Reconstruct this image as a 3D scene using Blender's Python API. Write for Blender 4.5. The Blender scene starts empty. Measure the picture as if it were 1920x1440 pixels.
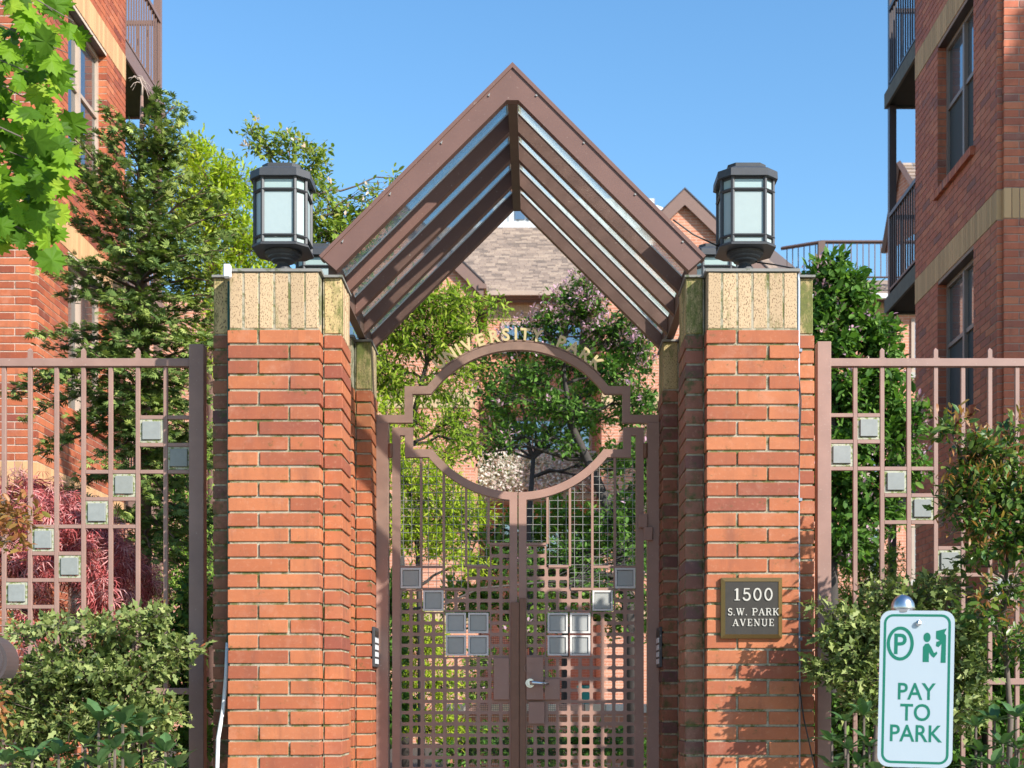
import bpy, math, random
import numpy as np
from mathutils import Vector, Matrix

# ---------------------------------------------------------------- camera, sky, sun, exposure
scene = bpy.context.scene
COL = scene.collection
FPX = 2632.0                    # focal length in pixels of a 1920 px wide picture
VX, VY = 1005.0, 1310.0         # vanishing point of the lines running into depth
cam_d = bpy.data.cameras.new('camera')
cam = bpy.data.objects.new('camera', cam_d); COL.objects.link(cam)
cam.location = (0, 0, 0); cam.rotation_euler = (math.radians(90), 0, 0)
cam_d.sensor_width = 36; cam_d.lens = FPX / 1920 * 36
cam_d.shift_x = -(VX - 960) / 1920; cam_d.shift_y = (VY - 720) / 1920
cam_d.clip_start = 0.1; cam_d.clip_end = 2000
cam_d.dof.use_dof = True; cam_d.dof.focus_distance = 7.6; cam_d.dof.aperture_fstop = 5.6
scene.camera = cam

SUN_DIR = Vector((1.14, -1.0, 0.98)).normalized()      # towards the sun
world = bpy.data.worlds.new('World'); scene.world = world; world.use_nodes = True
wn = world.node_tree.nodes; wl = world.node_tree.links
for n in list(wn): wn.remove(n)
sky = wn.new('ShaderNodeTexSky'); sky.sky_type = 'NISHITA'; sky.sun_disc = False
sky.sun_elevation = math.asin(SUN_DIR.z); sky.sun_rotation = math.radians(131.3)
sky.air_density = 1.3; sky.dust_density = 0.3; sky.ozone_density = 3.0
bgn = wn.new('ShaderNodeBackground'); bgn.inputs['Strength'].default_value = 0.142
wo = wn.new('ShaderNodeOutputWorld')
hs_ = wn.new('ShaderNodeHueSaturation'); hs_.inputs['Saturation'].default_value = 1.22
wl.new(sky.outputs[0], hs_.inputs['Color']); wl.new(hs_.outputs[0], bgn.inputs[0]); wl.new(bgn.outputs[0], wo.inputs[0])
sun_d = bpy.data.lights.new('sun', 'SUN'); sun_d.energy = 5.0; sun_d.angle = math.radians(0.53)
sun_d.color = (1.0, 0.955, 0.88)
sun = bpy.data.objects.new('sun', sun_d); COL.objects.link(sun)
sun.rotation_euler = SUN_DIR.to_track_quat('Z', 'Y').to_euler()
scene.view_settings.view_transform = 'Standard'; scene.view_settings.look = 'None'
scene.view_settings.exposure = 0.72; scene.view_settings.gamma = 1.0
scene.view_settings.use_curve_mapping = False

GROUND = -1.15      # courtyard level, the eye is at z = 0
STREET = -1.5
R = random.Random(7)

# ---------------------------------------------------------------- helpers
def P(px, py, Y):
    "real point at depth Y that lies at photo pixel px, py"
    return Vector(((px - VX) * Y / FPX, Y, (VY - py) * Y / FPX))
def PX(px, Y): return (px - VX) * Y / FPX
def PZ(py, Y): return (VY - py) * Y / FPX

def link(o, parent=None):
    COL.objects.link(o)
    if parent is not None: o.parent = parent
    return o
def empty(name, loc=(0, 0, 0)):
    o = bpy.data.objects.new(name, None); o.location = loc; o.empty_display_size = .1
    return link(o)
def tag(o, label=None, cat=None, group=None, kind=None):
    if label: o['label'] = label
    if cat: o['category'] = cat
    if group: o['group'] = group
    if kind: o['kind'] = kind
    return o

class MB:
    "collects polygons, linked as one mesh object"
    def __init__(s): s.v = []; s.f = []; s.r = []
    def add(s, v, f, rnd=0.0):
        b = len(s.v); s.v += [tuple(p) for p in v]
        s.f += [tuple(i + b for i in q) for q in f]; s.r += [rnd] * len(f)
    def box(s, x0, x1, y0, y1, z0, z1, rnd=0.0):
        if x0 > x1: x0, x1 = x1, x0
        if y0 > y1: y0, y1 = y1, y0
        if z0 > z1: z0, z1 = z1, z0
        s.add([(x0,y0,z0),(x1,y0,z0),(x1,y1,z0),(x0,y1,z0),(x0,y0,z1),(x1,y0,z1),(x1,y1,z1),(x0,y1,z1)],
              [(0,3,2,1),(4,5,6,7),(0,1,5,4),(1,2,6,5),(2,3,7,6),(3,0,4,7)], rnd)
    def cbox(s, x0, x1, y0, y1, z0, z1, c=.003, rnd=0.0):
        "box with chamfered edges"
        if x0 > x1: x0, x1 = x1, x0
        if y0 > y1: y0, y1 = y1, y0
        if z0 > z1: z0, z1 = z1, z0
        v = []; idx = {}
        for i, (X, sx) in enumerate(((x0, 1), (x1, -1))):
            for j, (Y, sy) in enumerate(((y0, 1), (y1, -1))):
                for k, (Z, sz) in enumerate(((z0, 1), (z1, -1))):
                    for a in range(3):
                        idx[i, j, k, a] = len(v)
                        v.append((X + (0 if a == 0 else sx*c), Y + (0 if a == 1 else sy*c), Z + (0 if a == 2 else sz*c)))
        f = []
        for i in (0, 1):
            q = [idx[i,0,0,0], idx[i,1,0,0], idx[i,1,1,0], idx[i,0,1,0]]; f.append(q if i else q[::-1])
            q = [idx[0,i,0,1], idx[1,i,0,1], idx[1,i,1,1], idx[0,i,1,1]]; f.append(q[::-1] if i else q)
            q = [idx[0,0,i,2], idx[1,0,i,2], idx[1,1,i,2], idx[0,1,i,2]]; f.append(q if i else q[::-1])
        for a in (0, 1):
            for b in (0, 1):
                q = [idx[a,b,0,0], idx[a,b,1,0], idx[a,b,1,1], idx[a,b,0,1]]; f.append(q if a == b else q[::-1])
                q = [idx[a,0,b,0], idx[a,1,b,0], idx[a,1,b,2], idx[a,0,b,2]]; f.append(q[::-1] if a == b else q)
                q = [idx[0,a,b,1], idx[1,a,b,1], idx[1,a,b,2], idx[0,a,b,2]]; f.append(q if a == b else q[::-1])
        for i in (0, 1):
            for j in (0, 1):
                for k in (0, 1):
                    q = [idx[i,j,k,0], idx[i,j,k,1], idx[i,j,k,2]]
                    f.append(q if (i + j + k) % 2 else q[::-1])
        s.add(v, f, rnd)
    def prism(s, poly, y0, y1, rnd=0.0):
        "polygon of (x, z) extruded along y"
        n = len(poly)
        a = sum(poly[i][0]*poly[(i+1) % n][1] - poly[(i+1) % n][0]*poly[i][1] for i in range(n))
        if a < 0: poly = poly[::-1]
        v = [(x, y0, z) for x, z in poly] + [(x, y1, z) for x, z in poly]
        f = [tuple(range(n)), tuple(range(2*n-1, n-1, -1))]
        f += [(i, i+n, (i+1) % n + n, (i+1) % n) for i in range(n)]
        s.add(v, f, rnd)
    def ribbon(s, pts, w, y0, y1, closed=False, rnd=0.0):
        "flat bar of width w following a polyline in x, z, mitred, extruded along y"
        n = len(pts); L = []; Rr = []
        for i in range(n):
            p = Vector(pts[i])
            a = Vector(pts[i-1]) if (i > 0 or closed) else None
            b = Vector(pts[(i+1) % n]) if (i < n-1 or closed) else None
            d1 = (p - a).normalized() if a is not None else None
            d2 = (b - p).normalized() if b is not None else None
            if d1 is None: d1 = d2
            if d2 is None: d2 = d1
            n1 = Vector((-d1.y, d1.x)); n2 = Vector((-d2.y, d2.x)); m = (n1 + n2)
            m = m.normalized() if m.length > 1e-6 else n1
            k = w/2 / max(.35, m.dot(n1))
            L.append(p + m*k); Rr.append(p - m*k)
        v = []
        for i in range(n):
            v += [(L[i].x, y0, L[i].y), (Rr[i].x, y0, Rr[i].y), (Rr[i].x, y1, Rr[i].y), (L[i].x, y1, L[i].y)]
        f = []
        for i in range(n if closed else n-1):
            a, b = 4*i, 4*((i+1) % n)
            for e in range(4):
                g = (e+1) % 4
                f.append((a+e, a+g, b+g, b+e))
        if not closed:
            f.append((0, 3, 2, 1)); f.append((4*n-4, 4*n-3, 4*n-2, 4*n-1))
        s.add(v, f, rnd)
    def tube(s, pts, rad, sides=6, cap=True, rnd=0.0):
        n = len(pts)
        if not hasattr(rad, '__len__'): rad = [rad]*n
        pts = [Vector(p) for p in pts]; v = []; up = None
        for i, p in enumerate(pts):
            d = (pts[min(i+1, n-1)] - pts[max(i-1, 0)])
            d = d.normalized() if d.length > 1e-9 else Vector((0, 0, 1))
            if up is None:
                up = Vector((0, 0, 1)) if abs(d.z) < .9 else Vector((1, 0, 0))
            a = d.cross(up)
            a = a.normalized() if a.length > 1e-6 else Vector((1, 0, 0))
            b = a.cross(d).normalized(); up = b
            for k in range(sides):
                t = 2*math.pi*k/sides
                v.append(p + (a*math.cos(t) + b*math.sin(t))*rad[i])
        f = []
        for i in range(n-1):
            for k in range(sides):
                f.append((i*sides+k, i*sides+(k+1) % sides, (i+1)*sides+(k+1) % sides, (i+1)*sides+k))
        if cap:
            f.append(tuple(range(sides-1, -1, -1))); f.append(tuple(range((n-1)*sides, n*sides)))
        s.add(v, f, rnd)
    def lathe(s, c, prof, sides=24, rnd=0.0):
        v = []; n = len(prof)
        for r, z in prof:
            for k in range(sides):
                t = 2*math.pi*k/sides; v.append((c[0]+r*math.cos(t), c[1]+r*math.sin(t), c[2]+z))
        f = [tuple(range(sides-1, -1, -1)), tuple(range((n-1)*sides, n*sides))]
        for i in range(n-1):
            for k in range(sides):
                f.append((i*sides+k, i*sides+(k+1) % sides, (i+1)*sides+(k+1) % sides, (i+1)*sides+k))
        s.add(v, f, rnd)
    def mesh(s, name, m, smooth=False):
        me = bpy.data.meshes.new(name); me.from_pydata(s.v, [], s.f)
        if any(s.r):
            at = me.attributes.new('rnd', 'FLOAT', 'FACE'); at.data.foreach_set('value', s.r)
        me.materials.append(m)
        if smooth: me.polygons.foreach_set('use_smooth', [True]*len(me.polygons))
        me.update(); return me
    def build(s, name, m, parent=None, smooth=False, loc=None):
        o = bpy.data.objects.new(name, s.mesh(name, m, smooth))
        if loc is not None: o.location = loc
        return link(o, parent)

def local(o):
    "keep world-space coordinates of a child whose parent was placed at its base"
    p = o.parent
    o.location = Vector(o.location) - Vector(world_loc(p)); return o
def world_loc(o):
    l = Vector(o.location)
    while o.parent is not None:
        o = o.parent; l += Vector(o.location)
    return l
def part(mb, name, m, parent, smooth=False):
    "mesh written in world coordinates, linked under its parent"
    o = mb.build(name, m, parent, smooth); o.location = -world_loc(parent); return o

# ---------------------------------------------------------------- materials
def newmat(name):
    m = bpy.data.materials.new(name); m.use_nodes = True
    nt = m.node_tree
    for n in list(nt.nodes): nt.nodes.remove(n)
    out = nt.nodes.new('ShaderNodeOutputMaterial')
    b = nt.nodes.new('ShaderNodeBsdfPrincipled'); nt.links.new(b.outputs[0], out.inputs[0])
    return m, nt, b, out
def noise(nt, scale, detail=4, rough=.6, vec=None):
    n = nt.nodes.new('ShaderNodeTexNoise'); n.inputs['Scale'].default_value = scale
    n.inputs['Detail'].default_value = detail; n.inputs['Roughness'].default_value = rough
    if vec is None:
        g = nt.nodes.new('ShaderNodeNewGeometry'); vec = g.outputs['Position']
    nt.links.new(vec, n.inputs['Vector']); return n.outputs[0]
def ramp(nt, fac, stops, interp='LINEAR'):
    r = nt.nodes.new('ShaderNodeValToRGB'); r.color_ramp.interpolation = interp
    e = r.color_ramp.elements
    while len(e) < len(stops): e.new(.5)
    for el, (p, c) in zip(e, stops):
        el.position = p; el.color = (*c, 1) if len(c) == 3 else c
    if fac is not None: nt.links.new(fac, r.inputs[0])
    return r.outputs[0]
def mixc(nt, fac, a, b, mode='MIX'):
    m = nt.nodes.new('ShaderNodeMix'); m.data_type = 'RGBA'; m.blend_type = mode
    for sock, val in ((m.inputs[0], fac), (m.inputs[6], a), (m.inputs[7], b)):
        if isinstance(val, (int, float)): sock.default_value = val
        elif isinstance(val, tuple): sock.default_value = (*val, 1)
        else: nt.links.new(val, sock)
    return m.outputs[2]
def math_n(nt, op, a, b=0.0, c=None):
    m = nt.nodes.new('ShaderNodeMath'); m.operation = op
    for i, val in enumerate((a, b) if c is None else (a, b, c)):
        if isinstance(val, (int, float)): m.inputs[i].default_value = val
        else: nt.links.new(val, m.inputs[i])
    return m.outputs[0]
def bump(nt, b, h, strength, dist=.002):
    n = nt.nodes.new('ShaderNodeBump'); n.inputs['Strength'].default_value = strength
    n.inputs['Distance'].default_value = dist
    nt.links.new(h, n.inputs['Height']); nt.links.new(n.outputs[0], b.inputs['Normal'])
def rnd_value(nt):
    a = nt.nodes.new('ShaderNodeAttribute'); a.attribute_name = 'rnd'
    o = nt.nodes.new('ShaderNodeObjectInfo')
    return math_n(nt, 'FRACT', math_n(nt, 'ADD', a.outputs['Fac'], o.outputs['Random']))

def m_plain(name, col, rough=.6, metal=0., var=.25, nscale=5, bmp=.25, bscale=120, dirt=None, spec=.5):
    m, nt, b, out = newmat(name)
    c = mixc(nt, noise(nt, nscale), tuple(x*(1-var) for x in col), tuple(min(1, x*(1+var)) for x in col))
    if dirt:
        f = ramp(nt, noise(nt, dirt[1], 8, .7), [(dirt[2], (0,0,0)), (dirt[2]+.08, (1,1,1))])
        c = mixc(nt, f, c, dirt[0])
    nt.links.new(c, b.inputs['Base Color'])
    b.inputs['Roughness'].default_value = rough; b.inputs['Metallic'].default_value = metal
    b.inputs['Specular IOR Level'].default_value = spec
    if bmp: bump(nt, b, noise(nt, bscale), bmp, .001)
    return m

def m_brick(name, stops, moss=0., speck=.5, patch=.6):
    m, nt, b, out = newmat(name)
    v = rnd_value(nt)
    c = ramp(nt, v, stops)
    n1 = noise(nt, 9, 5)
    c = mixc(nt, ramp(nt, n1, [(.3, (.35,)*3), (.7, (1,)*3)]), mixc(nt, .35, c, (.13,.045,.03)), c)
    n0 = noise(nt, 1.7, 2)
    c = mixc(nt, ramp(nt, n0, [(.52, (0,)*3), (.68, (patch,)*3)]), c, (.20,.055,.045))
    n2 = noise(nt, 170, 3, .7)
    c = mixc(nt, ramp(nt, n2, [(.64, (0,0,0)), (.72, (speck,)*3)]), c, (.07,.03,.02))
    n4 = noise(nt, 45, 4, .7)
    c = mixc(nt, ramp(nt, n4, [(.56, (0,0,0)), (.8, (.4,)*3)]), c, (.58,.34,.22))
    g5 = nt.nodes.new('ShaderNodeNewGeometry'); mp5 = nt.nodes.new('ShaderNodeMapping'); mp5.inputs['Scale'].default_value = (1, 1, .18)
    nt.links.new(g5.outputs['Position'], mp5.inputs[0])
    n6 = noise(nt, 11, 7, .7, mp5.outputs[0])
    c = mixc(nt, ramp(nt, n6, [(.52, (0,0,0)), (.72, (.5,)*3)]), c, (.16,.06,.04))
    n5 = noise(nt, 5, 7, .7)
    c = mixc(nt, ramp(nt, n5, [(.55, (0,0,0)), (.75, (.28,)*3)]), c, (.60,.36,.26))
    if moss:
        n3 = noise(nt, 14, 8, .75)
        c = mixc(nt, ramp(nt, n3, [(.62-moss*.25, (0,0,0)), (.72-moss*.2, (.85,)*3)]), c, (.055,.075,.02))
    nt.links.new(c, b.inputs['Base Color']); b.inputs['Roughness'].default_value = .72
    b.inputs['Specular IOR Level'].default_value = .35
    bump(nt, b, math_n(nt, 'ADD', n2, noise(nt, 25, 4)), .5, .0025)
    return m
orange = [(0, (.27,.075,.042)), (.08, (.37,.105,.045)), (.5, (.435,.135,.054)), (1, (.50,.17,.070))]
M_BRICK = m_brick('gate_brick', orange, moss=.12, patch=.4)
M_BRICK_MOSS_SHADE = m_brick('gate_brick_mossy_shaded', [(0, (.10,.05,.05)), (.3, (.2,.085,.05)), (1, (.33,.13,.07))], .45)  # mossy brick, its colour also darkened for the shade on the left shoulders
M_LBRICK = m_brick('left_house_brick', [(0, (.20,.045,.025)), (.2, (.36,.085,.035)), (.6, (.47,.125,.05)), (1, (.54,.165,.07))])
M_RBRICK = m_brick('right_house_brick', [(0, (.28,.115,.085)), (.07, (.37,.12,.075)), (.2, (.49,.135,.07)), (.7, (.57,.165,.08)), (1, (.64,.21,.10))], patch=.12)
def m_mortar(name, col, moss):
    m, nt, b, out = newmat(name)
    c = mixc(nt, noise(nt, 60, 5), tuple(x*.7 for x in col), tuple(x*1.15 for x in col))
    g = noise(nt, 7, 8, .8)
    c = mixc(nt, ramp(nt, g, [(.60-moss*.25, (0,0,0)), (.68-moss*.2, (.9,)*3)]), c, mixc(nt, noise(nt, 40), (.03,.035,.012), (.16,.18,.03)))
    nt.links.new(c, b.inputs['Base Color']); b.inputs['Roughness'].default_value = .95
    bump(nt, b, noise(nt, 140, 6, .8), .9, .006)
    return m
M_MORTAR = m_mortar('mortar', (.44,.385,.28), .55)
M_LMORTAR = m_mortar('house_mortar', (.62,.5,.4), 0.0)
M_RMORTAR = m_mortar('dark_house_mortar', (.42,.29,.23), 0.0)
def m_buff(name, moss, col=(.52,.365,.215), speck=True):
    m, nt, b, out = newmat(name)
    v = rnd_value(nt)
    c = mixc(nt, v, tuple(x*.82 for x in col), tuple(min(1, x*1.12) for x in col))
    if speck:
        vo = nt.nodes.new('ShaderNodeTexNoise'); vo.inputs['Scale'].default_value = 190; vo.inputs['Detail'].default_value = 2
        g = nt.nodes.new('ShaderNodeNewGeometry')
        mp = nt.nodes.new('ShaderNodeMapping'); mp.inputs['Scale'].default_value = (1, 1, .55)
        nt.links.new(g.outputs['Position'], mp.inputs[0]); nt.links.new(mp.outputs[0], vo.inputs['Vector'])
        c = mixc(nt, ramp(nt, vo.outputs[0], [(.565, (0,0,0)), (.61, (1,1,1))]), c, (.20,.125,.065))
    g = nt.nodes.new('ShaderNodeNewGeometry')
    mp = nt.nodes.new('ShaderNodeMapping'); mp.inputs['Scale'].default_value = (1, 1, .35)
    nt.links.new(g.outputs['Position'], mp.inputs[0])
    n3 = noise(nt, 9, 9, .8, mp.outputs[0])
    c = mixc(nt, ramp(nt, n3, [(.66-moss*.3, (0,0,0)), (.76-moss*.25, (.92,)*3)]), c, mixc(nt, noise(nt, 50), (.03,.045,.012), (.17,.19,.03)))
    nt.links.new(c, b.inputs['Base Color']); b.inputs['Roughness'].default_value = .85
    bump(nt, b, noise(nt, 200, 3), .5, .002)
    return m
M_BUFF = m_buff('speckled_buff_brick', .38)
M_BUFF_MOSS = m_buff('mossy_buff_brick', .75, (.5,.36,.17))
M_BUFF_L = m_buff('house_buff_brick', 0, (.58,.33,.16), False)
M_BUFF_R = m_buff('dark_house_buff_brick', 0, (.58,.35,.17), False)
M_CAP = m_plain('grey_cap', (.22,.21,.19), .8, dirt=((.08,.09,.04), 12, .55))
M_BRONZE = m_plain('bronze_paint', (.15,.075,.058), .55, var=.22, nscale=5, bmp=.3, bscale=220, dirt=((.30,.22,.18), 60, .62))
M_BRONZE_D = m_plain('weathered_bronze', (.12,.068,.05), .55, var=.2, nscale=8, dirt=((.06,.05,.035), 20, .6))
M_GATE = m_plain('gate_bronze', (.33,.19,.145), .55, var=.22, nscale=6, bmp=.4, bscale=200, dirt=((.46,.33,.27), 70, .62))
M_FENCE = m_plain('fence_bronze', (.30,.18,.145), .55, var=.28, nscale=6, bmp=.35, bscale=200, dirt=((.42,.32,.26), 70, .62))
M_RUST = m_plain('rusty_bronze', (.20,.09,.05), .5, var=.25, nscale=20, bmp=.4, dirt=((.35,.2,.12), 120, .64))
M_LAMP = m_plain('lamp_black_metal', (.05,.051,.055), .5, var=.2, nscale=20, bmp=.2)
M_STEEL = m_plain('satin_steel', (.55,.56,.58), .28, 1.0, .05, 30, .05)
M_GALV = m_plain('galvanised_pipe', (.30,.34,.38), .5, .6, .2, 14, .1)
M_CABLE = m_plain('black_cable', (.02,.02,.02), .5, 0, .1, 10, 0)
M_HOSE = m_plain('green_hose', (.03,.10,.06), .4, 0, .2, 10, 0)
M_WHITE = m_plain('white_plastic', (.75,.76,.76), .4, 0, .06, 10, 0)
M_GOLD = m_plain('gold_letter', (.80,.60,.32), .4, .0, .12, 60, .1)
M_WIRE = m_plain('galvanised_wire', (.30,.29,.27), .5, .3, .1, 30, 0)
M_WOOD = m_plain('bark', (.13,.10,.08), .9, 0, .45, 22, .9, 60)
M_BARK_R = m_plain('red_brown_bark', (.22,.13,.10), .9, 0, .4, 26, .9, 60)
M_BARK_D = m_plain('dark_bark', (.055,.045,.04), .9, 0, .4, 22, .7, 60)
M_TWIG = m_plain('dead_twig', (.40,.31,.26), .9, 0, .3, 40, .3)
M_TRIM = m_plain('brown_trim', (.20,.12,.095), .5, 0, .12, 10, .1)
M_WINFRAME = m_plain('window_frame_tan', (.42,.32,.25), .5, 0, .1, 10, .05)
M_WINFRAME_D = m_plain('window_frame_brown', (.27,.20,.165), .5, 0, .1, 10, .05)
M_SLAB = m_plain('weathered_timber_fascia', (.13,.125,.10), .85, 0, .4, 9, .5, 40)
M_SOFFIT = m_plain('dark_soffit', (.035,.038,.03), .9, 0, .3, 9, .4)
M_SOFFIT_G = m_plain('green_soffit', (.06,.075,.025), .9, 0, .3, 9, .4)
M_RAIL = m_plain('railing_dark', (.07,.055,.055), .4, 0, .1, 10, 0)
M_GREYWHITE = m_plain('pale_metal', (.62,.64,.66), .5, 0, .08, 4, 0)
M_SCREEN = m_plain('insect_screen', (.045,.05,.05), .75, 0, .1, 200, 0)
M_PAVE = m_plain('paving', (.33,.29,.25), .85, 0, .2, 3, .4)
M_SOIL = m_plain('planting_soil', (.05,.038,.025), .95, 0, .5, 9, 1, 30)
M_ASPH = m_plain('asphalt', (.05,.05,.052), .9, 0, .25, 30, .5)
M_CONC = m_plain('concrete', (.42,.40,.36), .85, 0, .15, 4, .4)
M_RED = m_plain('red_fabric', (.55,.05,.06), .7, 0, .1, 10, 0)

def m_glass(name, tint, mixd=.1, rough=.03):
    "window pane: dark room behind, mirror on top"
    m, nt, b, out = newmat(name)
    b.inputs['Base Color'].default_value = (*tint, 1); b.inputs['Roughness'].default_value = rough
    b.inputs['IOR'].default_value = 1.6; b.inputs['Specular IOR Level'].default_value = 1.0
    b.inputs['Coat Weight'].default_value = 1.0; b.inputs['Coat Roughness'].default_value = .02
    bump(nt, b, noise(nt, 3, 2), .06, .02)
    return m
M_PANE = m_glass('window_glass', (.03,.04,.045))
def m_mirror(name):
    m, nt, b, out = newmat(name)
    g = nt.nodes.new('ShaderNodeBsdfGlossy'); g.inputs['Roughness'].default_value = .02; g.inputs['Color'].default_value = (.85,.9,.95,1)
    mx = nt.nodes.new('ShaderNodeMixShader'); lw = nt.nodes.new('ShaderNodeLayerWeight'); lw.inputs[0].default_value = .72
    b.inputs['Base Color'].default_value = (.03,.035,.035,1)
    nt.links.new(lw.outputs['Fresnel'], mx.inputs[0]); nt.links.new(b.outputs[0], mx.inputs[1]); nt.links.new(g.outputs[0], mx.inputs[2])
    nt.links.new(mx.outputs[0], out.inputs[0]); return m
M_MIRROR = m_mirror('reflecting_glass')
def m_roofglass():
    m, nt, b, out = newmat('dirty_roof_glass')
    tr = nt.nodes.new('ShaderNodeBsdfTransparent'); tr.inputs[0].default_value = (.93,.97,.95,1)
    gl = nt.nodes.new('ShaderNodeBsdfGlossy'); gl.inputs['Roughness'].default_value = .05
    b.inputs['Base Color'].default_value = (.45,.48,.43,1); b.inputs['Roughness'].default_value = .8
    fr = nt.nodes.new('ShaderNodeFresnel'); fr.inputs[0].default_value = 1.5
    a = nt.nodes.new('ShaderNodeMixShader'); c = nt.nodes.new('ShaderNodeMixShader')
    f = ramp(nt, noise(nt, 9, 6, .75), [(.38, (.05,)*3), (.72, (.32,)*3)])
    tl = nt.nodes.new('ShaderNodeBsdfTranslucent'); tl.inputs[0].default_value = (.75,.8,.76,1)
    d_ = nt.nodes.new('ShaderNodeMixShader'); d_.inputs[0].default_value = .6
    nt.links.new(b.outputs[0], d_.inputs[1]); nt.links.new(tl.outputs[0], d_.inputs[2])
    nt.links.new(f, a.inputs[0]); nt.links.new(tr.outputs[0], a.inputs[1]); nt.links.new(d_.outputs[0], a.inputs[2])
    nt.links.new(math_n(nt, 'MULTIPLY', fr.outputs[0], .6), c.inputs[0]); nt.links.new(a.outputs[0], c.inputs[1]); nt.links.new(gl.outputs[0], c.inputs[2])
    nt.links.new(c.outputs[0], out.inputs[0]); return m
M_ROOFGLASS = m_roofglass()
def m_frost(name, col, rough=.35, var=.06):
    m, nt, b, out = newmat(name)
    c = mixc(nt, noise(nt, 40, 4), tuple(x*(1-var) for x in col), tuple(min(1, x*(1+var)) for x in col))
    c = mixc(nt, math_n(nt, 'MULTIPLY', rnd_value(nt), .35), c, tuple(x*.8 for x in (col[0]*1.05, col[1]*.98, col[2]*.82)))
    nt.links.new(c, b.inputs['Base Color']); b.inputs['Roughness'].default_value = rough
    bump(nt, b, noise(nt, 120, 3), .15, .001); return m
M_FROST = m_frost('frosted_lamp_glass', (.36,.43,.43))
M_FROST_S = m_frost('lamp_glass_under_eave', (.34,.44,.43))
M_TILE = m_frost('brushed_square_tile', (.36,.37,.36), .4, .12)
M_TILE_EDGE = m_plain('pale_tile_edge', (.44,.43,.33), .8, 0, .25, 40, .4, 120, dirt=((.16,.19,.05), 40, .48))
M_TILE_F = m_frost('weathered_square_tile', (.26,.275,.265), .5, .2)
M_TILE_EDGE_G = m_plain('galvanised_tile_edge', (.62,.6,.57), .6, 0, .12, 40, .2, 120, dirt=((.3,.16,.1), 60, .66))

def m_leaf(name, cols, trans=.35, rough=.55, spec=.15):
    m, nt, b, out = newmat(name)
    a = nt.nodes.new('ShaderNodeAttribute'); a.attribute_name = 'rnd'
    n = len(cols)
    c = ramp(nt, a.outputs['Fac'], [(i/(n-1), cols[i]) for i in range(n)])
    c = mixc(nt, ramp(nt, noise(nt, 28, 5, .7), [(.35, (.55,)*3), (.6, (1,)*3)]), mixc(nt, 1.0, c, (.55,.62,.6), 'MULTIPLY'), c)
    nt.links.new(c, b.inputs['Base Color']); b.inputs['Roughness'].default_value = rough
    b.inputs['Specular IOR Level'].default_value = spec
    t = nt.nodes.new('ShaderNodeBsdfTranslucent')
    nt.links.new(mixc(nt, 1.0, c, (1.0,1.15,.5), 'MULTIPLY'), t.inputs[0])
    mx = nt.nodes.new('ShaderNodeMixShader'); mx.inputs[0].default_value = trans
    nt.links.new(b.outputs[0], mx.inputs[1]); nt.links.new(t.outputs[0], mx.inputs[2])
    nt.links.new(mx.outputs[0], out.inputs[0]); return m
L_CONIFER = m_leaf('conifer_needles', [(.045,.08,.025), (.15,.22,.06), (.30,.37,.10), (.50,.55,.18)], .2, .7, .08)
L_CONIFER2 = m_leaf('fresh_conifer_needles', [(.10,.15,.035), (.21,.28,.06), (.34,.40,.10), (.50,.52,.17)], .25, .7, .08)
L_LIME = m_leaf('lime_leaves', [(.18,.30,.02), (.34,.45,.03), (.50,.60,.05), (.62,.64,.08)], .45)
L_JMAPLE = m_leaf('yellow_green_leaves', [(.12,.22,.025), (.24,.36,.04), (.38,.48,.06), (.52,.56,.09)], .45)
L_GREEN = m_leaf('fresh_green_leaves', [(.09,.18,.03), (.18,.31,.05), (.28,.42,.07), (.40,.50,.10)], .4)
L_DOGL = m_leaf('light_dogwood_leaves', [(.11,.19,.03), (.22,.32,.05), (.36,.44,.08), (.50,.44,.14)], .4)
L_DARK = m_leaf('deep_green_leaves', [(.035,.09,.02), (.075,.17,.03), (.14,.27,.05), (.24,.38,.08)], .35)
L_MAPLE = m_leaf('maple_leaves', [(.06,.13,.012), (.12,.25,.015), (.23,.39,.025), (.40,.50,.05)], .42)
L_PINK = m_leaf('pink_blossom', [(.48,.24,.32), (.58,.33,.43), (.66,.45,.55), (.56,.28,.42)], .3, .6)
L_PEACH = m_leaf('peach_blossom', [(.72,.45,.36), (.8,.6,.5), (.8,.72,.66)], .3, .6)
L_WHITE = m_leaf('white_blossom', [(.75,.72,.66), (.85,.82,.8), (.7,.5,.52), (.3,.33,.2)], .3, .6)
L_RED = m_leaf('red_laceleaf', [(.18,.03,.03), (.52,.10,.10), (.74,.24,.25), (.86,.50,.48)], .35, .5)
L_HOLLY = m_leaf('variegated_holly_leaves', [(.05,.08,.025), (.14,.19,.05), (.30,.35,.11), (.54,.56,.24)], .25, .5, .25)
L_PHOT = m_leaf('glossy_shrub_leaves', [(.03,.075,.015), (.07,.15,.03), (.14,.22,.04), (.24,.25,.05)], .3, .35, .4)
L_PHOTR = m_leaf('red_tipped_leaves', [(.22,.20,.04), (.36,.20,.06), (.45,.16,.07), (.5,.28,.12)], .4, .4, .3)
L_RHODO = m_leaf('broad_leaves', [(.04,.10,.035), (.07,.15,.05), (.12,.21,.07)], .2, .4, .35)

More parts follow.
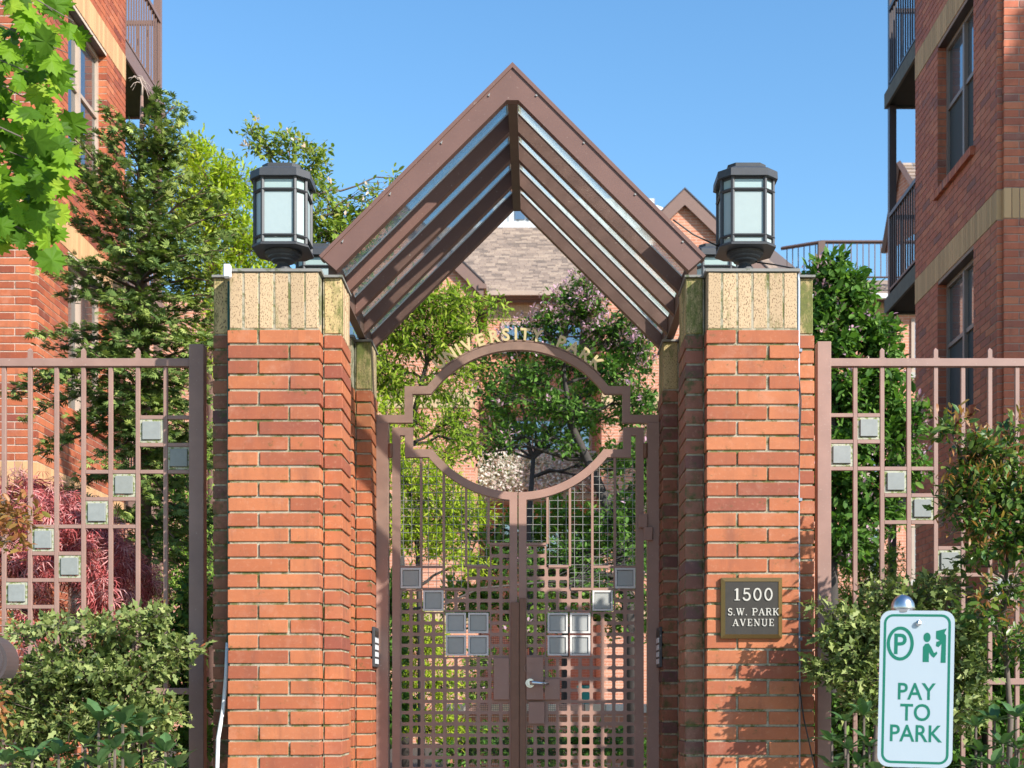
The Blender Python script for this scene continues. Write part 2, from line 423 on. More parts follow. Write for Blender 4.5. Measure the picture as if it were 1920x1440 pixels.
# ---------------------------------------------------------------- leaves and branches
def unit(a):
    return a / np.maximum(np.linalg.norm(a, axis=1, keepdims=True), 1e-9)
T_DIAMOND = ([(0,0,0), (.5,.28,.06), (1,0,-.04), (.5,-.28,.06)], [(0,1,2), (0,2,3)])
T_OVAL = ([(0,0,0), (.3,.2,.05), (.68,.2,.04), (1,0,-.08), (.68,-.2,.04), (.3,-.2,.05), (.5,0,0)],
          [(0,6,1), (1,6,2), (2,6,3), (3,6,4), (4,6,5), (5,6,0)])
T_LONG = ([(0,0,0), (.35,.12,.03), (.75,.10,.0), (1,0,-.12), (.75,-.10,.0), (.35,-.12,.03)], [(0,1,5), (1,2,4,5), (2,3,4)])
T_HOLLY = ([(0,0,0), (.18,.2,.08), (.35,.12,.02), (.55,.27,.1), (.66,.12,.02), (1,0,-.05), (.66,-.12,.02), (.55,-.27,.1), (.35,-.12,.02), (.18,-.2,.08)],
           [(0,1,2,8,9), (2,3,4,6,7,8), (4,5,6)])
def fan(nf, spread, width, droop=.1):
    v = []; f = []
    for i in range(nf):
        t = (i/(nf-1) - .5)*spread; L = 1 - .35*abs(t)/(spread/2)
        d = (math.cos(t), math.sin(t)); n = (-d[1], d[0]); b = len(v)
        v += [(0,0,0), (d[0]*L*.55+n[0]*width, d[1]*L*.55+n[1]*width, .03), (d[0]*L, d[1]*L, -droop*L), (d[0]*L*.55-n[0]*width, d[1]*L*.55-n[1]*width, .03)]
        f += [(b, b+1, b+2, b+3)]
    return v, f
T_SPRAY = fan(6, 2.1, .085, .12)
T_LACE = fan(5, 2.0, .028, .28)
def maple_t():
    pts = [(0,0), (.05,.12), (-.05,.34), (.16,.33), (.24,.52), (.40,.40), (.46,.62), (.58,.40), (.72,.5), (.72,.26), (.92,.22), (.84,.12), (1.06,0)]
    p = pts + [(x, -y) for x, y in pts[-2:0:-1]]
    v = [(.45, 0, .05)] + [(x, y, .05 - .5*abs(y)**1.5 - .12*max(0, x-.4)) for x, y in p]
    n = len(p); return v, [(0, 1+i, 1+(i+1) % n) for i in range(n)]
T_MAPLE = maple_t()

def leaf_mesh(name, pos, axis, nrm, size, tmpl, m, rnd, smooth=False):
    pos = np.asarray(pos, float); N = len(pos)
    a = unit(np.asarray(axis, float)); n = np.asarray(nrm, float)
    n = unit(n - a*np.sum(n*a, axis=1, keepdims=True)); s = np.cross(n, a)
    tv = np.asarray(tmpl[0], float); K = len(tv)
    V = pos[:, None] + np.asarray(size)[:, None, None]*(tv[None, :, 0:1]*a[:, None] + tv[None, :, 1:2]*s[:, None] + tv[None, :, 2:3]*n[:, None])
    V = V.reshape(-1, 3)
    fl = [len(f) for f in tmpl[1]]; flat = np.array([i for f in tmpl[1] for i in f])
    loops = (flat[None, :] + (np.arange(N)*K)[:, None]).ravel()
    tot = np.tile(fl, N); start = np.concatenate([[0], np.cumsum(tot)[:-1]])
    me = bpy.data.meshes.new(name)
    me.vertices.add(len(V)); me.vertices.foreach_set('co', V.astype(np.float32).ravel())
    me.loops.add(len(loops)); me.loops.foreach_set('vertex_index', loops.astype(np.int32))
    me.polygons.add(len(tot)); me.polygons.foreach_set('loop_start', start.astype(np.int32))
    try: me.polygons.foreach_set('loop_total', tot.astype(np.int32))
    except Exception: pass
    me.update(calc_edges=True)
    at = me.attributes.new('rnd', 'FLOAT', 'FACE'); at.data.foreach_set('value', np.repeat(np.asarray(rnd, np.float32), len(fl)))
    me.materials.append(m)
    if smooth: me.polygons.foreach_set('use_smooth', [True]*len(me.polygons))
    return me

def limb(mb, a, b, r0, r1, rng, seg=5, wig=.12, sides=5, lift=0.):
    a = Vector(a); b = Vector(b); L = (b-a).length; pts = []
    for i in range(seg+1):
        t = i/seg
        p = a.lerp(b, t) + Vector((0, 0, lift*L*math.sin(math.pi*t)))
        if 0 < i < seg: p += Vector((rng.uniform(-1, 1), rng.uniform(-1, 1), rng.uniform(-1, 1)))*wig*L*.3
        pts.append(p)
    mb.tube(pts, [r0 + (r1-r0)*(i/seg) for i in range(seg+1)], sides, cap=False)
    return pts

class Foliage:
    def __init__(s): s.p = []; s.a = []; s.n = []; s.s = []; s.r = []
    def add(s, p, a, n, size, r): s.p.append(p); s.a.append(a); s.n.append(n); s.s.append(size); s.r.append(r)
    def build(s, name, tmpl, m, parent, kind='stuff', smooth=False):
        if not s.p: return None
        me = leaf_mesh(name, np.concatenate(s.p), np.concatenate(s.a), np.concatenate(s.n), np.concatenate(s.s), tmpl, m, np.concatenate(s.r), smooth)
        o = bpy.data.objects.new(name, me); link(o, parent); o.location = -world_loc(parent)
        if kind: o['kind'] = kind
        return o

def twig_leaves(F, nr, a, b, n, size, spread, up=1.0, jit=.9, out=.6, lo=.2):
    "n leaves along the twig a-b"
    a = np.array(a); b = np.array(b); d = b - a; L = np.linalg.norm(d) + 1e-6
    t = nr.uniform(lo, 1.03, n)[:, None]
    p = a + d*t + nr.normal(0, spread, (n, 3))
    ax = d/L*out + nr.normal(0, .6, (n, 3)); nn = np.array([0, -.25, up]) + nr.normal(0, jit*.55, (n, 3))
    F.add(p, ax, nn, size*nr.uniform(.45, 1.3, n), np.clip(nr.beta(2, 2, n), 0, 1))

def make_tree(name, label, cat, base, trunk, clumps, lmat, tmpl, lsize, seed, bark=M_WOOD, group=None,
              extra=None, tw_r=.004, up=1.0, jit=.9, spread=.03, crown='crown', shell=.45, twl=.5, bl=None):
    """trunk: list of (point, radius). clumps: (centre, radii, twigs, leaves per twig).
    extra: (material, template, size, share of the twigs, leaves per twig, name) for blossom or red tips"""
    rng = random.Random(seed); nr = np.random.RandomState(seed)
    root = empty(name, base); tag(root, label, cat, group)
    tb = MB(); tb.tube([p for p, r in trunk], [r for p, r in trunk], 9, cap=True)
    part(tb, 'trunk', bark, root, True)
    br = MB(); F = Foliage(); E = Foliage()
    tp = [Vector(p) for p, r in trunk]
    dense = []
    for i in range(len(tp)-1):
        for k in range(4): dense.append((tp[i].lerp(tp[i+1], k/4), trunk[i][1]*(1-k/4)+trunk[i+1][1]*k/4))
    dense.append((tp[-1], trunk[-1][1]))
    for c, rr, nt_, nl in clumps:
        c = Vector(c)
        q, rq = min(dense, key=lambda d: (d[0]-c).length + (1.2*max(0, d[0].z - c.z + .1)))
        r0 = min(rq*.7, .012 + .012*(c-q).length)
        pts = limb(br, q, c, r0, tw_r*1.5, rng, 6, .16, 5, .05)
        for _ in range(nt_):
            while True:
                d = Vector((rng.uniform(-1, 1), rng.uniform(-1, 1), rng.uniform(-1, 1)))
                if .05 < d.length < 1: break
            d = d.normalized()*(d.length**shell)
            if rng.random() < .14: d *= rng.uniform(1.15, 1.5)
            tip = Vector((c.x + d.x*rr[0], c.y + d.y*rr[1], c.z + d.z*rr[2]))
            st = c.lerp(tip, rng.uniform(0, twl)) if rng.random() < .7 else pts[rng.choice([3, 4, 5])]
            limb(br, st, tip, tw_r*rng.uniform(.7, 1.3), tw_r*.4, rng, 3, .2, 3, .04)
            twig_leaves(F, nr, st, tip, nl, lsize, spread, up, jit)
            if extra and rng.random() < (extra[3] if bl is None else bl(c)):
                twig_leaves(E, nr, tip + Vector((0, 0, .0)), tip + Vector((rng.uniform(-.02, .02), rng.uniform(-.03, 0), .04)), extra[4], extra[2], extra[2]*.55, 1.2, 1.0)
    if br.v: part(br, 'branches', bark, root, True)
    F.build(crown, tmpl, lmat, root)
    if extra: E.build(extra[5], extra[1], extra[0], root)
    return root

# ================================================================ SETTING
g = MB(); g.box(-300, 300, -60, 600, STREET-.3, STREET)
o = g.build('street', M_ASPH); o['kind'] = 'structure'
g = MB(); g.box(-60, 60, 2.2, 6.0, STREET+.004, STREET+.13)
o = g.build('pavement', M_CONC); o['kind'] = 'structure'
g = MB(); g.box(-60, 60, 6.0, 60, STREET+.004, GROUND-.02)
o = g.build('ground', M_SOIL); o['kind'] = 'structure'
g = MB(); g.box(-1.3, 1.1, 6.0, 34, GROUND-.0199, GROUND)
o = g.build('path', M_PAVE); o['kind'] = 'structure'

# ---------------------------------------------------------------- brick pieces that share their meshes
_bm = {}
def brick_mesh(name, dx, dy, dz, m, c=.0035, variants=3):
    key = (name, round(dx, 3), round(dy, 3), round(dz, 3), m.name)
    if key not in _bm:
        L = []
        for k in range(variants):
            b = MB(); b.cbox(-dx/2, dx/2, -dy/2, dy/2, -dz/2, dz/2, c)
            j = min(.0012, c*.4)
            b.v = [(x+R.uniform(-j, j), y+R.uniform(-j, j), z+R.uniform(-j, j)) for x, y, z in b.v]
            L.append(b.mesh(name, m))
        _bm[key] = L
    return R.choice(_bm[key])
def brick_obj(name, parent, x0, x1, y0, y1, z0, z1, m, c=.0022, wob=.0018):
    o = bpy.data.objects.new(name, brick_mesh(name, abs(x1-x0), abs(y1-y0), z1-z0, m, c)); link(o, parent)
    w = world_loc(parent)
    o.location = (round((x0+x1)/2, 4)-w.x + R.uniform(-wob, wob), (y0+y1)/2-w.y + R.uniform(-wob, wob)*.8, (z0+z1)/2-w.z)
    o.rotation_euler = (0, R.uniform(-.0025, .0025), R.uniform(-.003, .003))
    return o

# ---------------------------------------------------------------- the two brick houses either side of the court
XM = -.185
def house(side, label, MBR, MMO, MBU, wy, soffit, yb1, winm, zfirst, MFASC):
    def X(u): return XM + side*(4.675 + u)
    root = empty('brick_house', (X(2), 15.1, STREET)); tag(root, label, 'house')
    YF, YS, YE, TOP = 13.62, 13.67, 16.62, 9.6
    bands = [(2.01, 2.31), (4.66, 4.96), (7.31, 7.61)]
    openings = [zfirst, (3.04, 4.62), (5.69, 7.27), (8.34, TOP-.05)]
    # mortar backing
    b = MB(); e = .005
    def bx(u0, u1, y0, y1, z0, z1): b.box(X(u0), X(u1), y0, y1, z0, z1)
    bx(e, .3, YS+e, wy[0]-e, STREET, TOP); bx(e, .3, wy[1]+e, YE-e, STREET, TOP)
    zz = STREET
    for z0, z1 in openings:
        bx(e, .3, wy[0]-e, wy[1]+e, zz, z0-e); zz = z1+e
    bx(e, .3, wy[0]-e, wy[1]+e, zz, TOP)
    bx(.05+e, 3.2, YF+e, YS+.2, STREET, TOP)
    bx(.3, 3.2, YS+.2, YE-e, STREET, TOP)
    part(b, 'wall', MMO, root)
    # coping
    b = MB(); b.box(X(-.03), X(3.25), YF-.03, YE+.03, TOP+.003, TOP+.15); part(b, 'coping', M_TRIM, root)
    bricks = []
    segs = [(STREET, 2.01), (2.31, 4.66), (4.96, 7.31), (7.61, TOP)]
    row = 0; H = .0758; BL = .305
    for s0, s1 in segs:
        n = int(round((s1-s0)/H)); h = (s1-s0)/n
        for i in range(n):
            z0 = s0 + i*h + .005; z1 = z0 + h - .0105; row += 1
            off = (row % 2)*BL/2
            iv = [(YS, YE)]
            for a, c in openings:
                if z1 > a + .01 and z0 < c - .01: iv = [(YS, wy[0]), (wy[1], YE)]
            for a, c in iv:
                k = math.floor((a-off)/BL)
                while k*BL+off < c:
                    y0 = max(a, k*BL+off+.005); y1 = min(c, (k+1)*BL+off-.005); k += 1
                    if y1 - y0 > .012: bricks.append((0., .10, y0, y1, z0, z1, 0))
            k = 0; u = .05; first = True
            while u < 3.0:
                w = BL/2 if (first and row % 2) else BL
                bricks.append((u, u+w-.01, YF, YF+.09, z0, z1, 0)); u += w; first = False
    for z0, z1 in bands:
        y = YS
        while y < YE-.03:
            bricks.append((-.004, .09, y+.003, min(YE, y+.073), z0+.004, z1-.006, 1)); y += .0762
        u = .05
        while u < 3.0:
            bricks.append((u+.003, u+.073, YF-.004, YF+.09, z0+.004, z1-.006, 1)); u += .0762
    def score(q):
        y = q[2]; x = abs(X(q[0])); zc = (q[4]+q[5])/2
        px = VX + X(q[0])*FPX/y; py = VY - zc*FPX/y
        inside = (-10 < px < 1930) and (-10 < py < 1450)
        return (0 if inside else 1, y)
    bricks.sort(key=score)
    rest = [MB(), MB()]
    for i, q in enumerate(bricks):
        m = MBU if q[6] else MBR
        if i < 290:
            brick_obj('soldier_brick' if q[6] else 'brick', root, X(q[0]), X(q[1]), q[2], q[3], q[4], q[5], m, .0025, .0015)
        else:
            rest[q[6]].box(X(q[0]), X(q[1]), q[2]+R.uniform(0, .001), q[3], q[4], q[5], R.random())
    o = part(rest[0], 'brickwork', MBR, root); o['kind'] = 'stuff'
    o = part(rest[1], 'soldier_brickwork', MBU, root); o['kind'] = 'stuff'
    # windows
    for wi, (z0, z1) in enumerate(openings):
        y0, y1 = wy; ym = (y0+y1)/2 - .03; zt = z0 + (z1-z0)*.56
        f = MB(); t = .045
        ua, ub = .095, .16
        f.box(X(ua), X(ub), y0, y0+t, z0, z1); f.box(X(ua), X(ub), y1-t, y1, z0, z1)
        f.box(X(ua), X(ub), y0+t, y1-t, z0, z0+t); f.box(X(ua), X(ub), y0+t, y1-t, z1-t, z1)
        f.box(X(ua-.012), X(ub), ym-.028, ym+.028, z0+t, z1-t)
        w = part(f, 'window', winm, root)
        f = MB()
        f.box(X(ua+.006), X(ub-.002), y0+t, ym-.028, zt-.022, zt+.022); f.box(X(ua+.006), X(ub-.002), ym+.028, y1-t, zt-.022, zt+.022)
        part(f, 'transom', winm, w)
        for a, c in ((y0+t, ym-.028), (ym+.028, y1-t)):
            f = MB(); f.box(X(ua+.03), X(ub-.01), a, c, zt+.022, z1-t); part(f, 'pane', M_MIRROR, w)
            f = MB(); f.box(X(ua+.03), X(ub-.01), a, c, z0+t, zt-.022); part(f, 'pane', M_MIRROR if side < 0 else M_SCREEN, w)
        f = MB(); y = y0-.03
        while y < y1+.02:
            uu = R.uniform(-.001, .002)
            f.add([(X(-.045+uu), y, z0-.115), (X(-.045+uu), y+.06, z0-.115), (X(.10), y+.06, z0-.115), (X(.10), y, z0-.115),
                   (X(-.045+uu), y, z0-.03), (X(-.045+uu), y+.06, z0-.03), (X(.093), y+.06, z0-.001), (X(.093), y, z0-.001)],
                  [(0,3,2,1),(4,5,6,7),(0,1,5,4),(1,2,6,5),(2,3,7,6),(3,0,4,7)], R.random()); y += .0675
        part(f, 'window_sill', MBR, root)
        f = MB(); f.box(X(.01), X(.10), y0+.003, y1-.003, z1+.003, z1+.012); part(f, 'lintel', M_RAIL, root)
    # balconies
    fasc_y = yb1
    for zb in (2.30, 4.95, 7.60):
        s = MB(); s.box(X(.03), X(2.2), YE+.004, fasc_y-.04, zb+.02, zb+.185); part(s, 'balcony_slab', soffit, root)
        s = MB(); s.box(X(0), X(.03), YE+.004, fasc_y, zb, zb+.19); s.box(X(.03), X(2.2), fasc_y-.04, fasc_y, zb, zb+.19)
        part(s, 'balcony_fascia', MFASC, root)
        s = MB(); zt = zb+.19
        s.box(X(.03), X(.08), YE+.01, fasc_y-.09, zt+1.02, zt+1.07); s.box(X(.035), X(.075), YE+.01, fasc_y-.09, zt+.08, zt+.11)
        s.box(X(.13), X(2.2), fasc_y-.085, fasc_y-.035, zt+1.02, zt+1.07); s.box(X(.13), X(2.2), fasc_y-.08, fasc_y-.04, zt+.08, zt+.11)
        ra = part(s, 'railing', M_RAIL if side > 0 else M_TRIM, root)
        y = YE+.1; sh = MB(); sh.box(-.009, .009, -.009, .009, 0, .91); bm_ = sh.mesh('baluster', M_RAIL if side > 0 else M_TRIM)
        while y < fasc_y-.12:
            q = bpy.data.objects.new('baluster', bm_); link(q, ra); q.location = (X(.055), y, zt+.11); y += .11
        u = .22
        while u < 2.1:
            q = bpy.data.objects.new('baluster', bm_); link(q, ra); q.location = (X(u), fasc_y-.06, zt+.11); u += .125
    s = MB(); s.box(X(.035), X(.125), fasc_y-.13, fasc_y-.042, STREET, 2.298)
    for a, c in ((2.492, 4.948), (5.142, 7.598), (7.792, TOP)): s.box(X(.035), X(.125), fasc_y-.13, fasc_y-.042, a, c)
    part(s, 'balcony_post', M_RAIL if side > 0 else M_TRIM, root)
    return root, X
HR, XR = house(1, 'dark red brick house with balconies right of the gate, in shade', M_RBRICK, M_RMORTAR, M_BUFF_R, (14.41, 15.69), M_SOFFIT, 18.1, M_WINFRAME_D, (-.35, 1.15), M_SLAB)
HL, XL = house(-1, 'sunlit orange brick house behind the conifer left of the gate', M_LBRICK, M_LMORTAR, M_BUFF_L, (14.58, 15.9), M_SOFFIT_G, 18.42, M_WINFRAME, (.39, 1.97), M_TRIM)
# small louvred vent low on the right house
v = MB(); v.box(XR(-.012), XR(-.001), 15.45, 15.62, 1.93-.03, 2.25-.1)
vn = part(v, 'wall_vent', M_WINFRAME_D, HR)
for k in range(6):
    v = MB(); v.box(XR(-.02), XR(-.013), 15.47, 15.60, 1.915+k*.04, 1.935+k*.04); part(v, 'louvre', M_RAIL, vn)
# red folding chair on the upper left balcony
ch = empty('balcony_chair', (XL(.55), 17.6, 7.79)); tag(ch, 'red folding chair behind the balusters of the upper left balcony', 'chair')
for k in range(6):
    s = MB(); s.box(XL(.35+k*.07), XL(.40+k*.07), 17.85, 17.875, 8.2, 8.68); part(s, 'back_slat', M_RED, ch)
s = MB(); s.box(XL(.33), XL(.78), 17.4, 17.84, 8.17, 8.2); part(s, 'seat', M_RED, ch)
for a in (.35, .74):
    for y in (17.43, 17.8):
        s = MB(); s.box(XL(a), XL(a+.025), y, y+.025, 7.792, 8.168); part(s, 'leg', M_RAIL, ch)

# ---------------------------------------------------------------- house at the end of the court
def m_farbrick(name, c1, c2, mo, bw=.305, rh=.0761, ms=.007, soldier=False):
    m, nt, b, out = newmat(name)
    g = nt.nodes.new('ShaderNodeNewGeometry'); sx = nt.nodes.new('ShaderNodeSeparateXYZ'); nt.links.new(g.outputs['Position'], sx.inputs[0])
    cx = nt.nodes.new('ShaderNodeCombineXYZ')
    nt.links.new(math_n(nt, 'ADD', sx.outputs[0], sx.outputs[1]), cx.inputs[0]); nt.links.new(sx.outputs[2], cx.inputs[1])
    t = nt.nodes.new('ShaderNodeTexBrick'); t.inputs['Scale'].default_value = 1
    t.inputs['Brick Width'].default_value = bw; t.inputs['Row Height'].default_value = rh; t.inputs['Mortar Size'].default_value = ms
    t.inputs['Color1'].default_value = (*c1, 1); t.inputs['Color2'].default_value = (*c2, 1); t.inputs['Mortar'].default_value = (*mo, 1)
    if soldier: t.offset = 0
    nt.links.new(cx.outputs[0], t.inputs['Vector'])
    c = mixc(nt, ramp(nt, noise(nt, 1.5, 5), [(.35, (0,0,0)), (.7, (.25,)*3)]), t.outputs['Color'], tuple(x*.6 for x in c1))
    nt.links.new(c, b.inputs['Base Color']); b.inputs['Roughness'].default_value = .85
    return m
M_FAR = m_farbrick('far_brick', (.50,.19,.11), (.60,.27,.165), (.62,.46,.36))
M_FARS = m_farbrick('far_soldier_band', (.52,.36,.20), (.58,.41,.25), (.4,.28,.17), .076, .6, .008, True)
M_SHING = m_farbrick('roof_shingle', (.20,.155,.135), (.34,.265,.225), (.13,.10,.09), .30, .001, .006)
def m_shingle():
    m, nt, b, out = newmat('roof_shingles')
    a = nt.nodes.new('ShaderNodeAttribute'); a.attribute_name = 'rnd'
    c = ramp(nt, a.outputs['Fac'], [(0, (.19,.145,.12)), (.25, (.30,.225,.18)), (.7, (.40,.30,.235)), (1, (.50,.38,.29))])
    c = mixc(nt, mixc(nt, .5, noise(nt, 25), (1,1,1)), (.1,.08,.07), c)
    nt.links.new(c, b.inputs['Base Color']); b.inputs['Roughness'].default_value = .95; return m
M_SHINGLE = m_shingle()
M_SIDING = m_farbrick('vertical_metal_siding', (.55,.57,.58), (.62,.64,.65), (.30,.31,.32), .35, 8, .05, True)

far = empty('court_end_house', (0, 38, GROUND)); tag(far, 'large brick house with brown shingle roof and gables closing the court behind the gate', 'house')
YW, YR = 36.0, 39.6
def wx(px, Y=YW): return PX(px, Y)
b = MB()
for a, c in ((572, 890), (1128, 1445)):
    b.box(wx(a), wx(c), YW, YR+6, GROUND, PZ(555, YW)-.3)
    xa, xb = wx(a), wx(c); xc = wx(727 if a < 1000 else 1283); z0 = PZ(555, YW)-.3
    b.prism([(xa, z0+.001), (xb, z0+.001), (xb, PZ(515, YW)-.1), (xc, PZ(372, YW)), (xa, PZ(515, YW)-.1)], YW, YW+.3)
b.box(wx(1128)-.01, wx(890)+.01, YR, YR+6, GROUND, PZ(552, YR))
b.box(wx(1445)+.01, wx(1840), YW+1, YW+9, GROUND, PZ(560, YW+1))
b.box(wx(572)-6, wx(572)-.01, YW+1, YW+9, GROUND, PZ(560, YW+1))
part(b, 'wall', M_FAR, far)
for zc in (PZ(945, YW), PZ(750, YW), PZ(1155, YW)):
    for xa_, xb_ in ((wx(572), wx(890)+.005), (wx(1128)-.005, wx(1445))):
        b = MB(); b.box(xa_, xb_, YW-.03, YW-.002, zc-.2, zc+.2); part(b, 'soldier_band', M_FARS, far)
b = MB(); b.box(wx(890)+.02, wx(1128)-.02, YR-.03, YR-.002, PZ(600, YR), PZ(556, YR)); part(b, 'soldier_band', M_FARS, far)
b = MB(); b.box(wx(1446)+.02, wx(1840), YW+.97, YW+.998, PZ(592, YW+1), PZ(560, YW+1)); part(b, 'soldier_band', M_FARS, far)
# shingle roofs: every course is a row of tabs lapping the one below
def shingles(x0f, x1f, ye, ze, yt, zt, n, parent):
    mb = MB()
    for i in range(n):
        t0, t1 = i/n, (i+1)/n
        ya, yb = ye+(yt-ye)*t0, ye+(yt-ye)*t1; za, zb = ze+(zt-ze)*t0, ze+(zt-ze)*t1
        x = x0f(t0); xe = x1f(t0); x += -R.uniform(0, .2); xs = x0f(t0)
        while x < xe:
            w = R.choice((.16, .22, .30)); a = max(xs, x); c = min(xe, x+w-.006); x += w
            if c-a > .02:
                mb.add([(a, ya-.02, za+.03), (c, ya-.02, za+.03), (c, yb, zb+.012), (a, yb, zb+.012), (a, ya-.02, za), (c, ya-.02, za)],
                       [(0,1,2,3), (4,5,1,0)], R.random())
    o = part(mb, 'shingles', M_SHINGLE, parent); o['kind'] = 'stuff'; return o
ze, zt = PZ(550, YR-.4), PZ(427, 43)
rf = MB(); rf.add([(wx(560), YR-.4, ze-.02), (wx(1600), YR-.4, ze-.02), (wx(1480), 43, zt-.02), (wx(660), 43, zt-.02), (wx(560), YR-.2, ze-.2), (wx(1600), YR-.2, ze-.2), (wx(1480), 43.3, ze-.2), (wx(660), 43.3, ze-.2)],
                  [(0,1,2,3), (3,2,6,7), (0,4,5,1), (1,5,6,2), (0,3,7,4)])
rfo = part(rf, 'roof', M_SHING, far)
shingles(lambda t: wx(640)+(wx(760)-wx(640))*t, lambda t: wx(1560)+(wx(1440)-wx(1560))*t, YR-.4, ze, 43, zt, 44, rfo)
b = MB(); b.box(wx(890)+.02, wx(1128)-.02, YR-.56, YR-.42, ze-.09, ze+.03); part(b, 'gutter', M_WINFRAME, rfo)
b = MB(); b.box(wx(890)+.02, wx(1128)-.02, YR-.41, YR-.031, ze-.13, ze-.10); part(b, 'eave_soffit', M_TRIM, rfo)
# gable roofs of the wings
for cxp in (727, 1283):
    xc = wx(cxp); zr = PZ(357, YW-.1); hw = 178*YW/FPX; zb = PZ(528, YW-.3)
    rr = MB()
    for s in (-1, 1):
        rr.add([(xc, YW-.11, zr), (xc+s*hw, YW-.11, zb), (xc+s*hw, 43, zb), (xc, 43, zr), (xc, YW-.11, zr-.06), (xc+s*hw, YW-.11, zb-.06), (xc+s*hw, 43, zb-.06), (xc, 43, zr-.06)],
               [(0,1,2,3), (4,7,6,5), (0,4,5,1), (1,5,6,2)])
    r_ = part(rr, 'roof', M_SHING, far)
    for s in (-1, 1):
        f = MB(); f.prism([(xc, zr+.02), (xc+s*(hw+.03), zb+.01), (xc+s*(hw+.03), zb-.36), (xc, zr-.38)], YW-.15, YW-.112); part(f, 'bargeboard', M_TRIM, r_)
        f = MB(); f.prism([(xc, zr+.06), (xc+s*(hw+.06), zb+.05), (xc+s*(hw+.06), zb+.005), (xc, zr+.022)], YW-.17, YW-.02); part(f, 'roof_edge', M_RAIL, r_)
    f = MB(); f.box(xc+(1 if cxp < 1000 else -1)*hw-.1, xc+(1 if cxp < 1000 else -1)*hw+.1, YW-.2, 38.4, zb-.14, zb-.03); part(f, 'gutter', M_TRIM, r_)
# penthouse and parapet on the flat roof behind
b = MB(); b.box(PX(880, 46), PX(1235, 46), 46, 60, ze, PZ(416, 46)); pp = part(b, 'parapet', M_GREYWHITE, far)
b = MB(); b.box(PX(925, 50), PX(1228, 50), 50, 58, PZ(420, 50), PZ(372, 50)); ph = part(b, 'penthouse', M_SIDING, far)
for a, c in ((966, 984), (987, 1012)):
    b = MB(); b.box(PX(a, 50), PX(c, 50), 49.95, 49.99, PZ(412, 50), PZ(392, 50)); part(b, 'pane', M_MIRROR, ph)
b = MB(); b.lathe((PX(1225, 49), 49.5, PZ(420, 49)), [(.62, 0), (.6, .45), (.5, .62), (.3, .74), (.02, .8)], 20); part(b, 'vent_dome', M_GREYWHITE, far, True)
# windows of the end house
def far_window(x0, x1, y, z0, z1, nm=2, par=far, sill=True):
    f = MB(); t = .09
    f.box(x0, x0+t, y-.05, y-.004, z0, z1); f.box(x1-t, x1, y-.05, y-.004, z0, z1)
    f.box(x0+t, x1-t, y-.05, y-.004, z0, z0+t); f.box(x0+t, x1-t, y-.05, y-.004, z1-t, z1)
    w = part(f, 'window', M_WINFRAME, par)
    n = nm; xs = [x0+t+(x1-x0-2*t)*k/n for k in range(n+1)]
    for k in range(n):
        f = MB(); f.box(xs[k]+(.03 if k else 0), xs[k+1]-(.03 if k < n-1 else 0), y-.02, y-.005, z0+t, z1-t); part(f, 'pane', M_MIRROR, w)
    for k in range(1, n):
        f = MB(); f.box(xs[k]-.03, xs[k]+.03, y-.045, y-.005, z0+t, z1-t); part(f, 'mullion', M_WINFRAME, w)
    if sill:
        f = MB(); f.box(x0-.1, x1+.1, y-.14, y-.052, z0-.14, z0-.003); part(f, 'sill', M_CONC, w)
for k in range(3):
    zo = k*194
    far_window(PX(940, YR), PX(1110, YR), YR, PZ(655+zo, YR), PZ(604+zo if k == 0 else 590+zo, YR), 3)
for pa in ((600, 680), (1330, 1410)):
    for k in range(3):
        far_window(wx(pa[0]), wx(pa[1]), YW, PZ(690+194*k, YW), PZ(592+194*k, YW), 2)
for k in range(3): far_window(PX(1625, 37), PX(1652, 37), 37, PZ(700+194*k, 37), PZ(598+194*k, 37), 1)
for k in range(3): far_window(PX(1708, 37), PX(1790, 37), 37, PZ(700+194*k, 37), PZ(598+194*k, 37), 2)
# roof over the part at the right, with its deck railing
zr0, zr1 = PZ(553, 36.6), PZ(526, 38.2)
rr = MB(); rr.add([(PX(1455, 36.6), 36.6, zr0), (PX(1850, 36.6), 36.6, zr0), (PX(1850, 36.6), 38.2, zr1), (PX(1455, 36.6), 38.2, zr1), (PX(1455, 36.6), 36.6, zr0-.1), (PX(1850, 36.6), 36.6, zr0-.1), (PX(1850, 36.6), 44, zr0-.1), (PX(1455, 36.6), 44, zr0-.1), (PX(1850, 36.6), 44, zr1), (PX(1455, 36.6), 44, zr1)],
                  [(0,1,2,3), (0,4,5,1), (3,2,8,9), (4,7,6,5), (9,8,6,7), (0,3,9,7,4), (1,5,6,8,2)])
ro = part(rr, 'roof', M_SHING, far)
shingles(lambda t: PX(1456, 36.6), lambda t: PX(1849, 36.6), 36.6, zr0, 38.2, zr1, 8, ro)
b = MB(); b.box(PX(1455, 36.6), PX(1850, 36.6), 36.45, 36.58, zr0-.12, zr0+.0); part(b, 'gutter', M_GREYWHITE, ro)
pts = [(PX(1465, 37.4), 37.4, PZ(466, 37.4)), (PX(1540, 36.7), 36.7, PZ(454, 36.7)), (PX(1850, 36.7), 36.7, PZ(454, 36.7))]
b = MB(); b.tube(pts, .05, 4); low = [(p[0], p[1], p[2]-.92) for p in pts]; b.tube(low, .025, 4)
b.box(pts[1][0]-.09, pts[1][0]+.09, 36.62, 36.78, zr0, pts[1][2])
ra = part(b, 'deck_railing', M_BRONZE_D, far)
sh = MB(); sh.box(-.012, .012, -.012, .012, 0, .9); bmh = sh.mesh('baluster', M_BRONZE_D)
x = pts[1][0]+.16
while x < pts[2][0]:
    q = bpy.data.objects.new('baluster', bmh); link(q, ra); q.location = (x, 36.7, pts[1][2]-.91); x += .155
for k in range(1, 7):
    t = k/7; q = bpy.data.objects.new('baluster', bmh); link(q, ra); q.location = Vector(pts[0]).lerp(Vector(pts[1]), t) - Vector((0, 0, .91))
